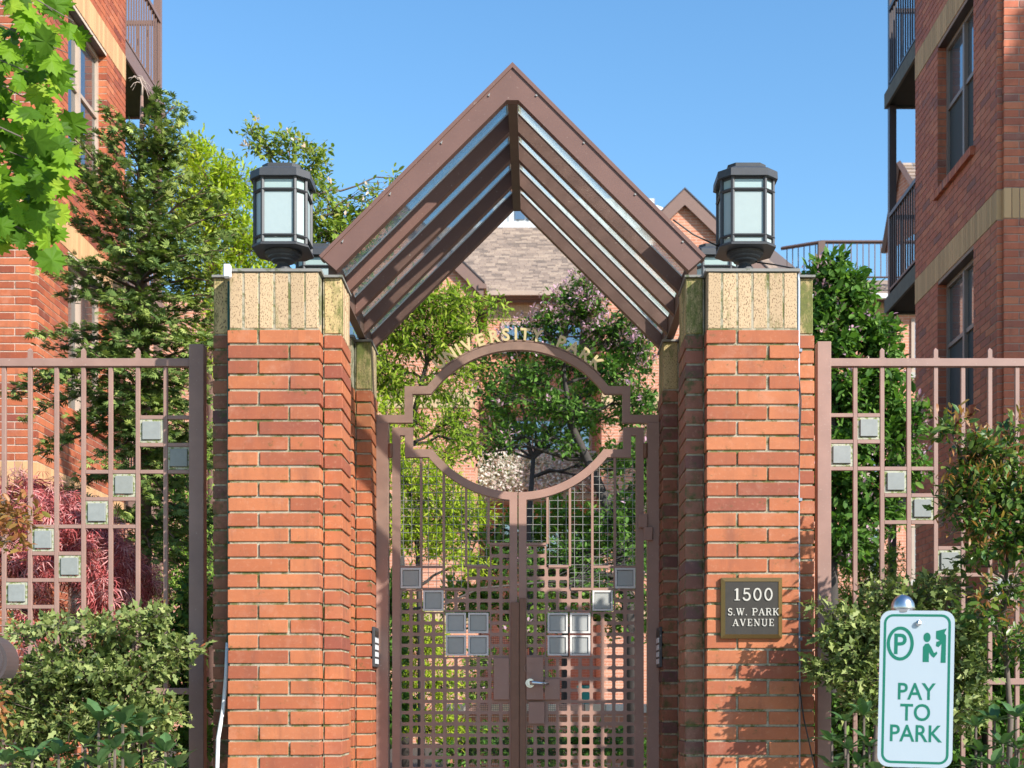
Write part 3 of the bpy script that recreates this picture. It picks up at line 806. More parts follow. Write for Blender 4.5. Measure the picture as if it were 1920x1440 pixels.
# steep little gable seen between the balcony and the right house
sg = empty('side_gable', (0, 30, 0)); sg.parent = far; sg.name = 'gable'
sg.location = -world_loc(far)
Yg = 31.0; A = P(1690, 306, Yg); Bq = P(1726+40, 306, Yg+.6); L0 = P(1676, 402, Yg-.9); L1 = P(1711, 386, Yg+.4)
b = MB()
b.add([A, P(1780, 306, Yg), P(1830, 470, Yg-.9), P(1712, 400, Yg-.9)], [(0,1,2,3)])
def tri(y0): return None
gz = lambda p: (p.x, p.y, p.z)
x0 = PX(1676, Yg); xa = PX(1690, Yg)
mb = MB(); n = 16
for i in range(n):
    t0, t1 = i/n, (i+1)/n
    a0 = A.lerp(Vector((A.x+.35, A.y-1.4, A.z-1.7)), t0); a1 = A.lerp(Vector((A.x+.35, A.y-1.4, A.z-1.7)), t1)
    x = a1.x
    while x < a1.x+3:
        w = R.choice((.2, .3)); mb.add([(x, a1.y-.02, a1.z+.03), (x+w-.005, a1.y-.02, a1.z+.03), (x+w-.005, a0.y, a0.z+.01), (x, a0.y, a0.z+.01), (x, a1.y, a1.z-.01), (x+w-.005, a1.y, a1.z-.01)], [(0,1,2,3), (4,5,1,0)], R.random()); x += w
o = part(mb, 'shingles', M_SHINGLE, sg); o['kind'] = 'stuff'
b = MB(); e1 = Vector((A.x+.35, A.y-1.4, A.z-1.7)); e2 = Vector((A.x-.12, A.y+.9, A.z-1.7))
b.add([A, e1, e2, A+Vector((.03, .01, 0)), e1+Vector((.03, .01, 0)), e2+Vector((.03, .01, 0))], [(0,2,1), (3,4,5), (0,1,4,3), (1,2,5,4), (2,0,3,5)])
part(b, 'wall', M_FAR, sg)
b = MB(); b.tube([A+Vector((-.05, 0, 0)), e1+Vector((-.05, 0, 0))], .07, 4); b.tube([A+Vector((-.05, 0, 0)), e2+Vector((-.05, 0, 0))], .07, 4)
part(b, 'bargeboard', M_TRIM, sg)

# ================================================================ GATE PIERS
def pier(cx, yf, label, mossL=True, trim_label=None):
    cy = yf+.26; root = empty('gate_pier', (cx, cy, GROUND)); tag(root, label, 'gate pier')
    TOPB, BAND, CAP = 1.838, 1.845, 2.131
    n = 39; H = .0761; e = .008
    b = MB(); b.box(cx-.23+e, cx+.23-e, yf+e, yf+.52-e, GROUND, CAP-.004); b.box(cx-.327+e, cx-.229, yf+.10+e, yf+.43-e, GROUND, CAP-.006)
    b.box(cx+.229, cx+.327-e, yf+.10+e, yf+.43-e, GROUND, CAP-.006)
    part(b, 'mortar', M_MORTAR, root)
    for i in range(n):
        z1 = TOPB - i*H; z0 = z1 - .0635
        if z0 < GROUND: break
        cut = cx - .23 + (.152 if i % 2 == 0 else .305)
        for ya, yb in ((yf, yf+.10), (yf+.42, yf+.52)):
            brick_obj('brick', root, cx-.23, cut-.006, ya, yb, z0, z1, M_BRICK)
            brick_obj('brick', root, cut+.006, cx+.23, ya, yb, z0, z1, M_BRICK)
        zo = -.0012
        brick_obj('brick', root, cx-.327, cx-.236, yf+.10, yf+.43, z0+zo, z1+zo, M_BRICK_MOSS_SHADE)
        brick_obj('brick', root, cx+.236, cx+.327, yf+.10, yf+.43, z0+zo, z1+zo, M_BRICK)
    w = .46/6
    for k in range(6):
        for ya, yb in ((yf+.006, yf+.10), (yf+.42, yf+.514)):
            brick_obj('soldier_brick', root, cx-.23+k*w+.0035+(.004 if k == 0 else 0), cx-.23+(k+1)*w-.0035-(.004 if k == 5 else 0), ya, yb, BAND+.002, CAP-.003, M_BUFF, .004)
    for k in range(4):
        for s in (-1, 1):
            xa, xb = (cx+s*.236, cx+s*.322)
            brick_obj('soldier_brick', root, xa, xb, yf+.103+k*.0815, yf+.103+(k+1)*.0815-.007, BAND+.002, CAP-.003, M_BUFF_MOSS if (s < 0 or k == 0) else M_BUFF, .004)
    b = MB(); b.box(cx-.236, cx+.236, yf-.002, yf+.522, CAP, CAP+.014)
    b.box(cx-.33, cx-.2361, yf+.086, yf+.434, CAP-.002, CAP+.009); b.box(cx+.2361, cx+.33, yf+.086, yf+.434, CAP-.002, CAP+.009)
    part(b, 'cap', M_CAP, root)
    return root
CL, CR = -1.307, 1.081
YFR, YBK = 7.0, 8.27
pier(CL, YFR, 'front brick pier left of the gate with mossy buff top under a lantern')
pier(CR, YFR, 'front brick pier right of the gate carrying the address plaque')
pier(CL, YBK, 'rear brick pier that the left gate post stands against')
pier(CR, YBK, 'rear brick pier that the right gate post stands against')

# ================================================================ LANTERNS
def octo(w, c): return [(-w+c, -w), (w-c, -w), (w, -w+c), (w, w-c), (w-c, w), (-w+c, w), (-w, w-c), (-w, -w+c)]
def lantern(cx, cy, label, first=[]):
    root = empty('pier_lantern', (cx, cy, 2.145)); tag(root, label, 'lantern', 'lanterns on the gate piers')
    if first:
        def cp(src, par):
            for ch in src.children:
                o = ch.copy(); link(o, par); cp(ch, o)
        cp(first[0], root); return root
    first.append(root)
    def ring(mb, w, c, z0, z1, w2=None, c2=None, inner=.012):
        w2 = w if w2 is None else w2; c2 = c if c2 is None else c2
        A = octo(w, c); B = octo(w2, c2); n = 8; v = []; f = []
        v = [(cx+x, cy+y, z0) for x, y in A] + [(cx+x, cy+y, z1) for x, y in B]
        f = [(i, (i+1) % n, (i+1) % n+n, i+n) for i in range(n)] + [tuple(range(n-1, -1, -1)), tuple(range(n, 2*n))]
        mb.add(v, f)
    b = MB(); b.lathe((cx, cy, 2.146), [(.052, 0), (.052, .055), (.045, .075), (.03, .098), (.034, .105), (.06, .112), (.06, .12), (.078, .128), (.078, .136), (.095, .144), (.095, .158)], 20)
    part(b, 'neck', M_LAMP, root, False)
    b = MB(); ring(b, .145, .055, 2.306, 2.314); ring(b, .145, .055, 2.3142, 2.322, .137, .05); part(b, 'base_plate', M_LAMP, root)
    W, C = .133, .049
    b = MB(); O = octo(W, C)
    for i, (x, y) in enumerate(O):
        d = Vector((x, y)).normalized()*.007
        b.tube([(cx+x-d.x*.5, cy+y-d.y*.5, 2.323), (cx+x-d.x*.5, cy+y-d.y*.5, 2.655)], .0105, 6)
    for z in (2.355, 2.588):
        for i in range(8):
            p, q = O[i], O[(i+1) % 8]
            b.tube([(cx+p[0]*1.01, cy+p[1]*1.01, z), (cx+q[0]*1.01, cy+q[1]*1.01, z)], .008, 4, False)
    part(b, 'frame', M_LAMP, root)
    for z0, z1, mm in ((2.323, 2.347, M_FROST), (2.363, 2.580, M_FROST), (2.596, 2.64, M_FROST_S)):
        for i in range(8):
            p, q = Vector(O[i])*.96, Vector(O[(i+1) % 8])*.96; nn = Vector(((p+q).x, (p+q).y)).normalized()*.006
            g = MB(); g.add([(cx+p.x, cy+p.y, z0), (cx+q.x, cy+q.y, z0), (cx+q.x, cy+q.y, z1), (cx+p.x, cy+p.y, z1),
                             (cx+p.x-nn.x, cy+p.y-nn.y, z0), (cx+q.x-nn.x, cy+q.y-nn.y, z0), (cx+q.x-nn.x, cy+q.y-nn.y, z1), (cx+p.x-nn.x, cy+p.y-nn.y, z1)],
                            [(0,1,2,3), (7,6,5,4), (0,4,5,1), (1,5,6,2), (2,6,7,3), (3,7,4,0)])
            part(g, 'pane', mm, root)
    b = MB(); ring(b, .128, .045, 2.641, 2.652); ring(b, .154, .06, 2.6522, 2.690, .152, .059); ring(b, .152, .059, 2.6902, 2.718, .10, .037); ring(b, .097, .035, 2.7182, 2.736)
    part(b, 'roof', M_LAMP, root)
    return root
lantern(CL, YFR+.26, 'black lantern with frosted panes standing on the front left pier')
lantern(CR, YFR+.26, 'black lantern with frosted panes standing on the front right pier')
lantern(CL, YBK+.26, 'black lantern on the rear left pier, half hidden behind the roof end')
lantern(CR, YBK+.26, 'black lantern on the rear right pier, half hidden behind the pier lantern in front')

# ================================================================ GABLED CANOPY
RX = -.119; YS5 = [7.10, 7.49, 7.88, 8.28, 8.67]; BT = .055
canopy = empty('gate_canopy', (RX, 7.9, 2.15)); tag(canopy, 'bronze painted gable of five slatted rafters with glass over the gate', 'canopy')
for i, y in enumerate(YS5):
    for s in (-1, 1):
        top = 3.205 if i == 0 else 3.146; bot = 3.058 if i == 0 else 3.050; g0 = .0 if i == 0 else .024
        if i == 0:
            poly = [(RX, top), (RX+s*.97, top-.97), (RX+s*.8915, bot-.8915), (RX+s*.03, bot-.03), (RX, bot-.03)]
        else:
            poly = [(RX+s*g0, top-g0), (RX+s*.895, top-.895), (RX+s*.895, bot-.893), (RX+s*g0, bot-g0)]
        b = MB(); b.prism(poly, y, y+BT)
        ra = part(b, 'rafter', M_BRONZE, canopy)
        if i == 0:
            b = MB(); b.prism([(RX, top+.012), (RX+s*.978, top+.012-.978), (RX+s*.964, top-.978), (RX, top-.014)], y-.008, y+BT+.03); part(b, 'flashing', M_BRONZE, ra)
            for d in (.12, .36, .62, .86):
                b = MB(); x, z = RX+s*d, top-d-.03; b.prism([(x, z), (x+.007, z-.007*s), (x+.002, z-.011), (x-.005, z-.005)], y-.006, y-.0005); part(b, 'clip', M_WIRE, ra)
        else:
            b = MB(); b.prism([(RX+s*g0, top-g0+.010), (RX+s*.90, top-.90+.010), (RX+s*.90, top-.90+.001), (RX+s*g0, top-g0+.001)], y-.006, y+BT+.006); part(b, 'glazing_strip', M_GREYWHITE, ra)
    if i < 4:
        for s in (-1, 1):
            y0, y1 = y+BT+.001, YS5[i+1]+.02
            if i: y0 = y+.03
            b = MB(); b.prism([(RX+s*.026, 3.150-.026+.018), (RX+s*.93, 3.150-.93+.018), (RX+s*.93, 3.150-.93+.0115), (RX+s*.026, 3.150-.026+.0115)], y0+.004, y1)
            part(b, 'roof_pane', M_ROOFGLASS, canopy)
b = MB(); b.box(RX-.024, RX+.024, 7.157, 8.72, 3.028, 3.125); part(b, 'ridge_beam', M_BRONZE_D, canopy)
b = MB(); b.prism([(RX-.04, 3.145), (RX, 3.185), (RX+.04, 3.145), (RX, 3.17)], 7.20, 8.73); part(b, 'ridge_flashing', M_BRONZE_D, canopy)
for s in (-1, 1):
    b = MB(); b.prism([(RX+s*.897, 3.15-.897), (RX+s*.94, 3.15-.94), (RX+s*.94, 2.147), (RX+s*.897, 2.147)], 7.157, 8.72); part(b, 'eave_beam', M_BRONZE_D, canopy)

# ================================================================ GATE
GY = 8.64; MP = GY/FPX
def gx(px): return (px-VX)*MP
def gz_(py): return (VY-py)*MP
BW = 14.6*MP
surround = empty('gate_surround', (gx(971.3), GY, GROUND)); tag(surround, 'bronze gate surround with arched top carrying gold letters', 'gate frame')
arc = [(gx(971+208*math.cos(math.radians(a))), gz_(858-208*math.sin(math.radians(a)))) for a in np.linspace(142.9, 37.1, 41)]
pts = [(gx(702), gz_(786.5)), (gx(766.5), gz_(786.5)), (gx(766.5), gz_(732.8))] + arc + [(gx(1174), gz_(732.8)), (gx(1174), gz_(786.5)), (gx(1238), gz_(786.5))]
b = MB(); b.ribbon(pts, BW, GY-.025, GY+.02); part(b, 'arched_bar', M_GATE, surround)
arc2 = [(gx(971+218.5*math.cos(math.radians(a))), gz_(858-218.5*math.sin(math.radians(a)))) for a in np.linspace(131, 45, 31)]
b = MB(); b.ribbon(arc2, 3.2*MP, GY-.012, GY+.012); part(b, 'letter_rail', M_GATE, surround)
for a, c in ((706, 729.5), (1213, 1236.5)):
    b = MB(); b.cbox(gx(a), gx(c), GY-.035, GY+.035, GROUND, gz_(793.9), .003); part(b, 'post', M_GATE, surround)

def text_mesh(ch, size, depth, m, xscale=1.0, bold=.0):
    c = bpy.data.curves.new('text', 'FONT'); c.body = ch; c.size = size; c.extrude = depth/2; c.align_x = 'CENTER'; c.align_y = 'BOTTOM_BASELINE'
    c.offset = bold; c.resolution_u = 4
    o = bpy.data.objects.new('text', c); COL.objects.link(o)
    dg = bpy.context.evaluated_depsgraph_get(); me = bpy.data.meshes.new_from_object(o.evaluated_get(dg))
    bpy.data.objects.remove(o); bpy.data.curves.remove(c)
    me.materials.clear(); me.materials.append(m)
    for v in me.vertices: v.co = Vector((v.co.x*xscale, -v.co.z, v.co.y))
    me.update(); return me
LET = [('U', -39.6), ('N', -33.6), ('I', -29), ('V', -24.3), ('E', -17.8), ('R', -11.2), ('S', -5.6), ('I', -.9), ('T', 3.4), ('Y', 9.0), ('P', 20.6), ('A', 27.0), ('R', 33.2), ('K', 39.6)]
for ch, a in LET:
    me = text_mesh(ch, .104, .016, M_GOLD, .95, .0028)
    t = math.radians(90-a); r = 219.5
    o = bpy.data.objects.new('letter', me); link(o, surround)
    o.location = Vector((gx(971+r*math.cos(t)), GY-.012, gz_(858-r*math.sin(t)))) - world_loc(surround)
    o.rotation_euler = (0, math.radians(a), 0)

def rounded_hole_cell(mb, x0, x1, z0, z1, hx0, hx1, hz0, hz1, y0, y1, r):
    H = []
    for cx_, cz_, a0 in ((hx1-r, hz1-r, 0), (hx0+r, hz1-r, 90), (hx0+r, hz0+r, 180), (hx1-r, hz0+r, 270)):
        for k in range(3):
            t = math.radians(a0+45*k); H.append((cx_+r*math.cos(t), cz_+r*math.sin(t)))
    O = []
    cn = [(x1, z1), (x0, z1), (x0, z0), (x1, z0)]
    for q in range(4):
        c0 = cn[q]; hA, hB = H[3*q], H[3*q+2]
        if q == 0: O += [(x1, hA[1]), c0, (hB[0], z1)]
        if q == 1: O += [(hA[0], z1), c0, (x0, hB[1])]
        if q == 2: O += [(x0, hA[1]), c0, (hB[0], z0)]
        if q == 3: O += [(hA[0], z0), c0, (x1, hB[1])]
    v = [(x, y0, z) for x, z in H] + [(x, y0, z) for x, z in O] + [(x, y1, z) for x, z in H] + [(x, y1, z) for x, z in O]
    f = []
    for i in range(12):
        j = (i+1) % 12
        f += [(i, j, 12+j, 12+i), (24+j, 24+i, 36+i, 36+j), (j, i, 24+i, 24+j)]
    mb.add(v, f)

BOT = GROUND+.04
def leaf_gate(mir, label):
    def mx(px): return gx(px if not mir else 2*971.3-px)
    def bx(mb, a, c, y0, y1, z0, z1, ch=0):
        (mb.cbox if ch else mb.box)(min(mx(a), mx(c)), max(mx(a), mx(c)), y0, y1, z0, z1, *( [ch] if ch else []))
    root = empty('gate_leaf', (mx(743.5), GY, GROUND)); tag(root, label, 'gate')
    arc = [(mx(971+206*math.cos(math.radians(a))), gz_(725-206*math.sin(math.radians(a)))) for a in np.linspace(217.6, 265.5, 21)]
    pts = [(mx(743.3), BOT), (mx(743.3), gz_(810)), (mx(767), gz_(810)), (mx(767), gz_(851))] + arc + [(mx(962.8), gz_(930.8)), (mx(962.8), BOT)]
    b = MB(); b.ribbon(pts, BW, GY-.022, GY+.022); part(b, 'leaf_frame', M_GATE, root)
    b = MB(); bx(b, 750.6, 955.4, GY-.02, GY+.02, BOT-.001, BOT+.05); part(b, 'bottom_rail', M_GATE, root)
    yb0, yb1 = GY-.012, GY+.012
    for px, stop in ((790, 1104), (832, 1104), (874, 1062), (916, 1020)):
        ytop = 725+math.sqrt(206**2-(px-971)**2)+6 if px > 806 else 857
        b = MB(); bx(b, px-2.2, px+2.2, yb0, yb1, gz_(stop), gz_(ytop)); part(b, 'upright', M_GATE, root)
    for a, c, y in ((750.6, 787.8, 1063), (792.2, 829.8, 1063), (792.2, 871.8, 1104.5), (876.2, 913.8, 1062), (918.2, 955.4, 1020)):
        b = MB(); bx(b, a, c, yb0+.001, yb1-.001, gz_(y+2.2), gz_(y-2.2)); part(b, 'crossbar', M_GATE, root)
    # perforated plate
    b = MB(); NP = 21.05
    panels = {(0, 2), (2, 4), (4, 6), (4, 8), (6, 6), (6, 8)}
    covered = {(k+i, j+l) for k, j in panels for i in (0, 1) for l in (0, 1)}
    start = {0: 2, 1: 2, 2: 4, 3: 4, 4: 4, 5: 4, 6: 2, 7: 2, 8: 0, 9: 0}
    for k in range(10):
        for j in range(start[k], 40):
            if (k, j) in covered: continue
            x0, z1 = 749.7+k*NP, 1021.3+j*21.0
            if gz_(z1+21) < BOT+.04: break
            xa, xb = mx(x0), mx(x0+NP); ha, hb = mx(x0+3.1), mx(x0+3.1+14.9)
            if k == 9: xb = mx(955.2); hb = mx(954.6)
            rounded_hole_cell(b, min(xa, xb), max(xa, xb), gz_(z1+21), gz_(z1), min(ha, hb), max(ha, hb), gz_(z1+3.1+14.8), gz_(z1+3.1), GY-.004, GY+.002, 2.6*MP)
    part(b, 'perforated_plate', M_GATE, root)
    for k, j in panels:
        x0, y0 = 749.7+k*NP+2.0, 1021.3+j*21.0+2.0; W = 38.0
        xa, xb = sorted((mx(x0), mx(x0+W))); za, zb = gz_(y0+W), gz_(y0)
        b = MB(); b.ribbon([(xa+.006, za+.006), (xb-.006, za+.006), (xb-.006, zb-.006), (xa+.006, zb-.006)], .012, GY-.018, GY+.01, True)
        e = part(b, 'square_panel', M_TILE_EDGE_G, root)
        b = MB(); b.cbox(xa+.014, xb-.014, GY-.011, GY+.006, za+.014, zb-.014, .002); t = part(b, 'tile', M_TILE, e)
        b = MB(); b.box(xa+.0121, xb-.0121, GY-.004, GY+.004, za+.0121, zb-.0121); part(b, 'backing', M_LAMP, e)
    # welded wire mesh
    b = MB(); yw = GY+.016
    x = 756.
    while x < 955:
        k = int((x-749.7)//NP); k = min(9, k)
        yt = 725+math.sqrt(206**2-(x-971)**2)+5 if x > 808 else 856
        b.box(min(mx(x-.45), mx(x+.45)), max(mx(x-.45), mx(x+.45)), yw, yw+.003, gz_(1021.3+start[k]*21), gz_(yt)); x += 15.6
    y = 862.
    while y < 1104:
        # from the left edge or the arc
        xl = 751.
        if y > 858: 
            xr = 955.
            dy = y-725-5
            if dy < 206: xr = 971-math.sqrt(206**2-dy**2)
        segs_ = [(750.6, min(xr, 790)), (790, min(xr, 874)), (874, min(xr, 916)), (916, min(xr, 955))]
        lim = (1104, 1104, 1062, 1020)
        for (a, c), l in zip(segs_, lim):
            if c > a and y < l: b.box(min(mx(a), mx(c)), max(mx(a), mx(c)), yw+.003, yw+.006, gz_(y+.45), gz_(y-.45))
        y += 15.1
    o = part(b, 'wire_mesh', M_WIRE, root); o['kind'] = 'stuff'
    b = MB(); x = 878
    while x < 955:
        b.box(min(mx(x-.22), mx(x+.22)), max(mx(x-.22), mx(x+.22)), GY+.024, GY+.026, gz_(1500), gz_(1190 if x > 918 else 1232)); x += 3.6
    y = 1190
    while y < 1500:
        a = 918 if y < 1232 else 878
        b.box(min(mx(a), mx(955)), max(mx(a), mx(955)), GY+.026, GY+.028, gz_(y+.22), gz_(y-.22)); y += 3.6
    o = part(b, 'fine_mesh', M_CABLE, root); o['kind'] = 'stuff'
    return root, mx, bx
GL, mxl, bxl = leaf_gate(False, 'left leaf of the bronze gate with square tiles and plain lock plate')
GRt, mxr, bxr = leaf_gate(True, 'right leaf of the bronze gate with the steel lever handle')
def gbox(par, name, a, c, ya, yb, y0, y1, m, ch=.002):
    b = MB(); b.cbox(gx(a), gx(c), y0, y1, gz_(yb), gz_(ya), ch); return part(b, name, m, par)
gbox(GL, 'lock_plate', 925.6, 955, 1234, 1312, GY-.03, GY-.005, M_GATE)
gbox(GL, 'astragal', 958, 973.5, 1130, 1520, GY-.04, GY-.0225, M_RUST)
gbox(GRt, 'meeting_strip', 974, 986, 1122, 1520, GY-.032, GY-.0225, M_RUST)
gbox(GRt, 'lock_plate', 987, 1019, 1232, 1312, GY-.036, GY-.005, M_GATE)
gbox(GRt, 'lock_cover', 1021, 1050, 1273, 1312, GY-.03, GY-.005, M_GATE)
gbox(GRt, 'lower_plate', 991, 1021, 1316, 1357, GY-.03, GY-.005, M_GATE)
b = MB(); n = 24; c0 = (gx(993.7), gz_(1253))
b.ribbon([(c0[0]+10*MP*math.cos(2*math.pi*k/n), c0[1]+10*MP*math.sin(2*math.pi*k/n)) for k in range(n)], .003, GY-.039, GY-.0361, True); part(b, 'cylinder_ring', M_GATE, GRt)
def ycyl(mb, x, z, r, y0, y1, n=20):
    mb.prism([(x+r*math.cos(2*math.pi*k/n), z+r*math.sin(2*math.pi*k/n)) for k in range(n)], y0, y1)
b = MB(); ycyl(b, gx(994), gz_(1281), .028, GY-.045, GY-.0362); ycyl(b, gx(994), gz_(1281), .016, GY-.09, GY-.0451)
h_ = part(b, 'handle', M_STEEL, GRt)
b = MB(); b.tube([(gx(994), GY-.092, gz_(1281)), (gx(999), GY-.095, gz_(1280)), (gx(1014), GY-.094, gz_(1281.5)), (gx(1028), GY-.090, gz_(1282.5))], [.012, .013, .011, .010], 10); part(b, 'lever', M_STEEL, h_, True)
for par, x, y0, y1 in ((GL, 733, 833, 860), (GRt, 1209.6, 833, 860)):
    b = MB(); b.lathe((gx(x), GY-.03, gz_(y1)), [(.011, 0), (.014, .004), (.014, (y1-y0)*MP-.004), (.011, (y1-y0)*MP)], 12); part(b, 'hinge', M_RUST, par, True)
gbox(GRt, 'hinge_block', 1197, 1213, 965, 991, GY-.05, GY-.023, M_GATE); gbox(GRt, 'hinge_block', 1206, 1222, 990, 1015, GY-.056, GY-.036, M_GATE)

# ================================================================ FENCES
FY = 7.38; FM = FY/FPX
def fx(px): return (px-VX)*FM
def fz(py): return (VY-py)*FM
def fence(label, post, rail, pickets, finials, bars, panels, lower):
    root = empty('iron_fence', (fx(sum(rail)/2), FY, GROUND)); tag(root, label, 'fence')
    b = MB(); b.cbox(fx(post[0]), fx(post[1]), FY-.035, FY+.035, GROUND, fz(post[2]), .003); part(b, 'post', M_FENCE, root)
    b = MB(); b.cbox(fx(rail[0]), fx(rail[1]), FY-.02, FY+.02, fz(688.3), fz(673.3), .002); part(b, 'top_rail', M_FENCE, root)
    b = MB(); b.cbox(fx(rail[0]), fx(rail[1]), FY-.02, FY+.02, fz(lower+12), fz(lower), .002); part(b, 'bottom_rail', M_FENCE, root)
    hw = 3.9
    sh = MB(); sh.cbox(-hw*FM, hw*FM, -.010, .010, 0, fz(688.4)-GROUND, .0015); pm = sh.mesh('picket', M_FENCE)
    for p in pickets:
        o = bpy.data.objects.new('picket', pm); link(o, root); o.location = Vector((fx(p), FY, GROUND)) - world_loc(root)
    sh = MB(); h = 21*FM; w = hw*FM
    sh.add([(-w,-w,0), (w,-w,0), (w,w,0), (-w,w,0), (-w,-w,h*.75), (w,-w,h*.75), (w,w,h*.75), (-w,w,h*.75), (0,0,h)], [(0,3,2,1), (0,1,5,4), (1,2,6,5), (2,3,7,6), (3,0,4,7), (4,5,8), (5,6,8), (6,7,8), (7,4,8)])
    sh.box(-w*1.6, w*1.6, -w*1.6, w*1.6, -.0, .003)
    fm = sh.mesh('finial', M_FENCE)
    for p in finials:
        o = bpy.data.objects.new('finial', fm); link(o, root); o.location = Vector((fx(p), FY, fz(673.1))) - world_loc(root)
    for a, c, y in bars:
        b = MB(); b.cbox(fx(a+hw+.2), fx(c-hw-.2), FY-.009, FY+.009, fz(y+3.6), fz(y-3.6), .0015); part(b, 'crossbar', M_FENCE, root)
    for a, c, y0, y1 in panels:
        xa, xb, za, zb = fx(a+hw+.5), fx(c-hw-.5), fz(y1-4.2), fz(y0+4.2)
        b = MB(); b.ribbon([(xa+.006, za+.006), (xb-.006, za+.006), (xb-.006, zb-.006), (xa+.006, zb-.006)], .012, FY-.006, FY+.01, True)
        e = part(b, 'square_panel', M_TILE_EDGE, root)
        b = MB(); b.cbox(xa+.013, xb-.013, FY-.016, FY+.006, za+.015, zb-.011, .002); t = part(b, 'tile', M_TILE_F, e)
    return root
LP = [8, 57, 106.5, 157, 208, 259, 311]
LX = LP + [-42, -92, -142, -193]
fence('iron fence left of the gate with seven square tiles stepping down leftwards', (357, 385, 648), (-240, 357), LX, [-45, 57, 157, 259],
      [(a, c, y) for y, cells in ((783, [(259,311),(311,361)]), (834.5, [(259,311),(311,361)]), (885, [(157,208),(208,259),(259,311),(311,361)]),
        (936, [(157,208),(208,259)]), (987.5, [(57,106.5),(106.5,157),(157,208),(208,259)]), (1038, [(57,106.5),(106.5,157)]), (1088, [(8,57),(57,106.5),(106.5,157)]), (1138, [(8,57),(57,106.5)])) for a, c in cells],
      [(259,311,783,834.5), (311,361,834.5,885), (208,259,885,936), (157,208,936,987.5), (57,106.5,987.5,1038), (106.5,157,1038,1088), (8,57,1088,1138)], 1290)
RP = [1603, 1653.5, 1703.5, 1754, 1805, 1855.5, 1906.5]
fence('iron fence right of the gate with square tiles stepping down to the right', (1530, 1556, 643), (1556, 2200), RP + [1957, 2008, 2058, 2109, 2159], [1653.5, 1754, 1855.5, 1957],
      [(a, c, y) for y, cells in ((779, [(1552,1603),(1603,1653.5)]), (828.5, [(1552,1603),(1603,1653.5)]), (879, [(1552,1603),(1603,1653.5),(1653.5,1703.5),(1703.5,1754)]),
        (929, [(1653.5,1703.5),(1703.5,1754)]), (979.5, [(1653.5,1703.5),(1703.5,1754)]), (1028, [(1754,1805)]), (1078, [(1754,1805),(1805,1855.5)]), (1127, [(1855.5,1906.5)]), (1178, [(1855.5,1906.5)]), (1078.01, [(1855.5,1906.5)])) for a, c in cells],
      [(1603,1653.5,779,828.5), (1552,1603,828.5,879), (1653.5,1703.5,879,929), (1703.5,1754,929,979.5), (1754,1805,1028,1078), (1855.5,1906.5,1078,1127)], 1272)

# ================================================================ PLAQUE, CONDUIT, CABLES, KEYPADS
PY = 6.975; PM = PY/FPX
def qx(px): return (px-VX)*PM
def qz(py): return (VY-py)*PM
pl = empty('address_plaque', (qx(1409), 7.0, qz(1140))); tag(pl, 'dark bronze plaque with raised address on the right front pier', 'plaque')
xa, xb, za, zb = qx(1352), qx(1467), qz(1197), qz(1083); c = .02
M_PLQ = m_plain('plaque_dark', (.045,.037,.03), .45, .3, .2, 30, .15)
M_PLQE = m_plain('plaque_bronze_edge', (.22,.14,.05), .3, .6, .1, 10, 0)
b = MB(); b.box(xa+c, xb-c, PY-.003, PY+.02, za+c, zb-c); part(b, 'plate', M_PLQ, pl)
b = MB(); O = [(xa, za), (xb, za), (xb, zb), (xa, zb)]; I = [(xa+c, za+c), (xb-c, za+c), (xb-c, zb-c), (xa+c, zb-c)]
v = [(x, PY+.022, z) for x, z in O] + [(x, PY+.006, z) for x, z in O] + [(x, PY-.006, z) for x, z in I] + [(x, PY-.001, z) for x, z in I]
f = []
for i in range(4):
    j = (i+1) % 4; f += [(i, j, 4+j, 4+i), (4+i, 4+j, 8+j, 8+i), (8+i, 8+j, 12+j, 12+i)]
b.add(v, f); part(b, 'bevelled_edge', M_PLQE, pl)
M_PLQL = m_plain('plaque_letter', (.50,.46,.40), .45, .2, .08, 30, 0)
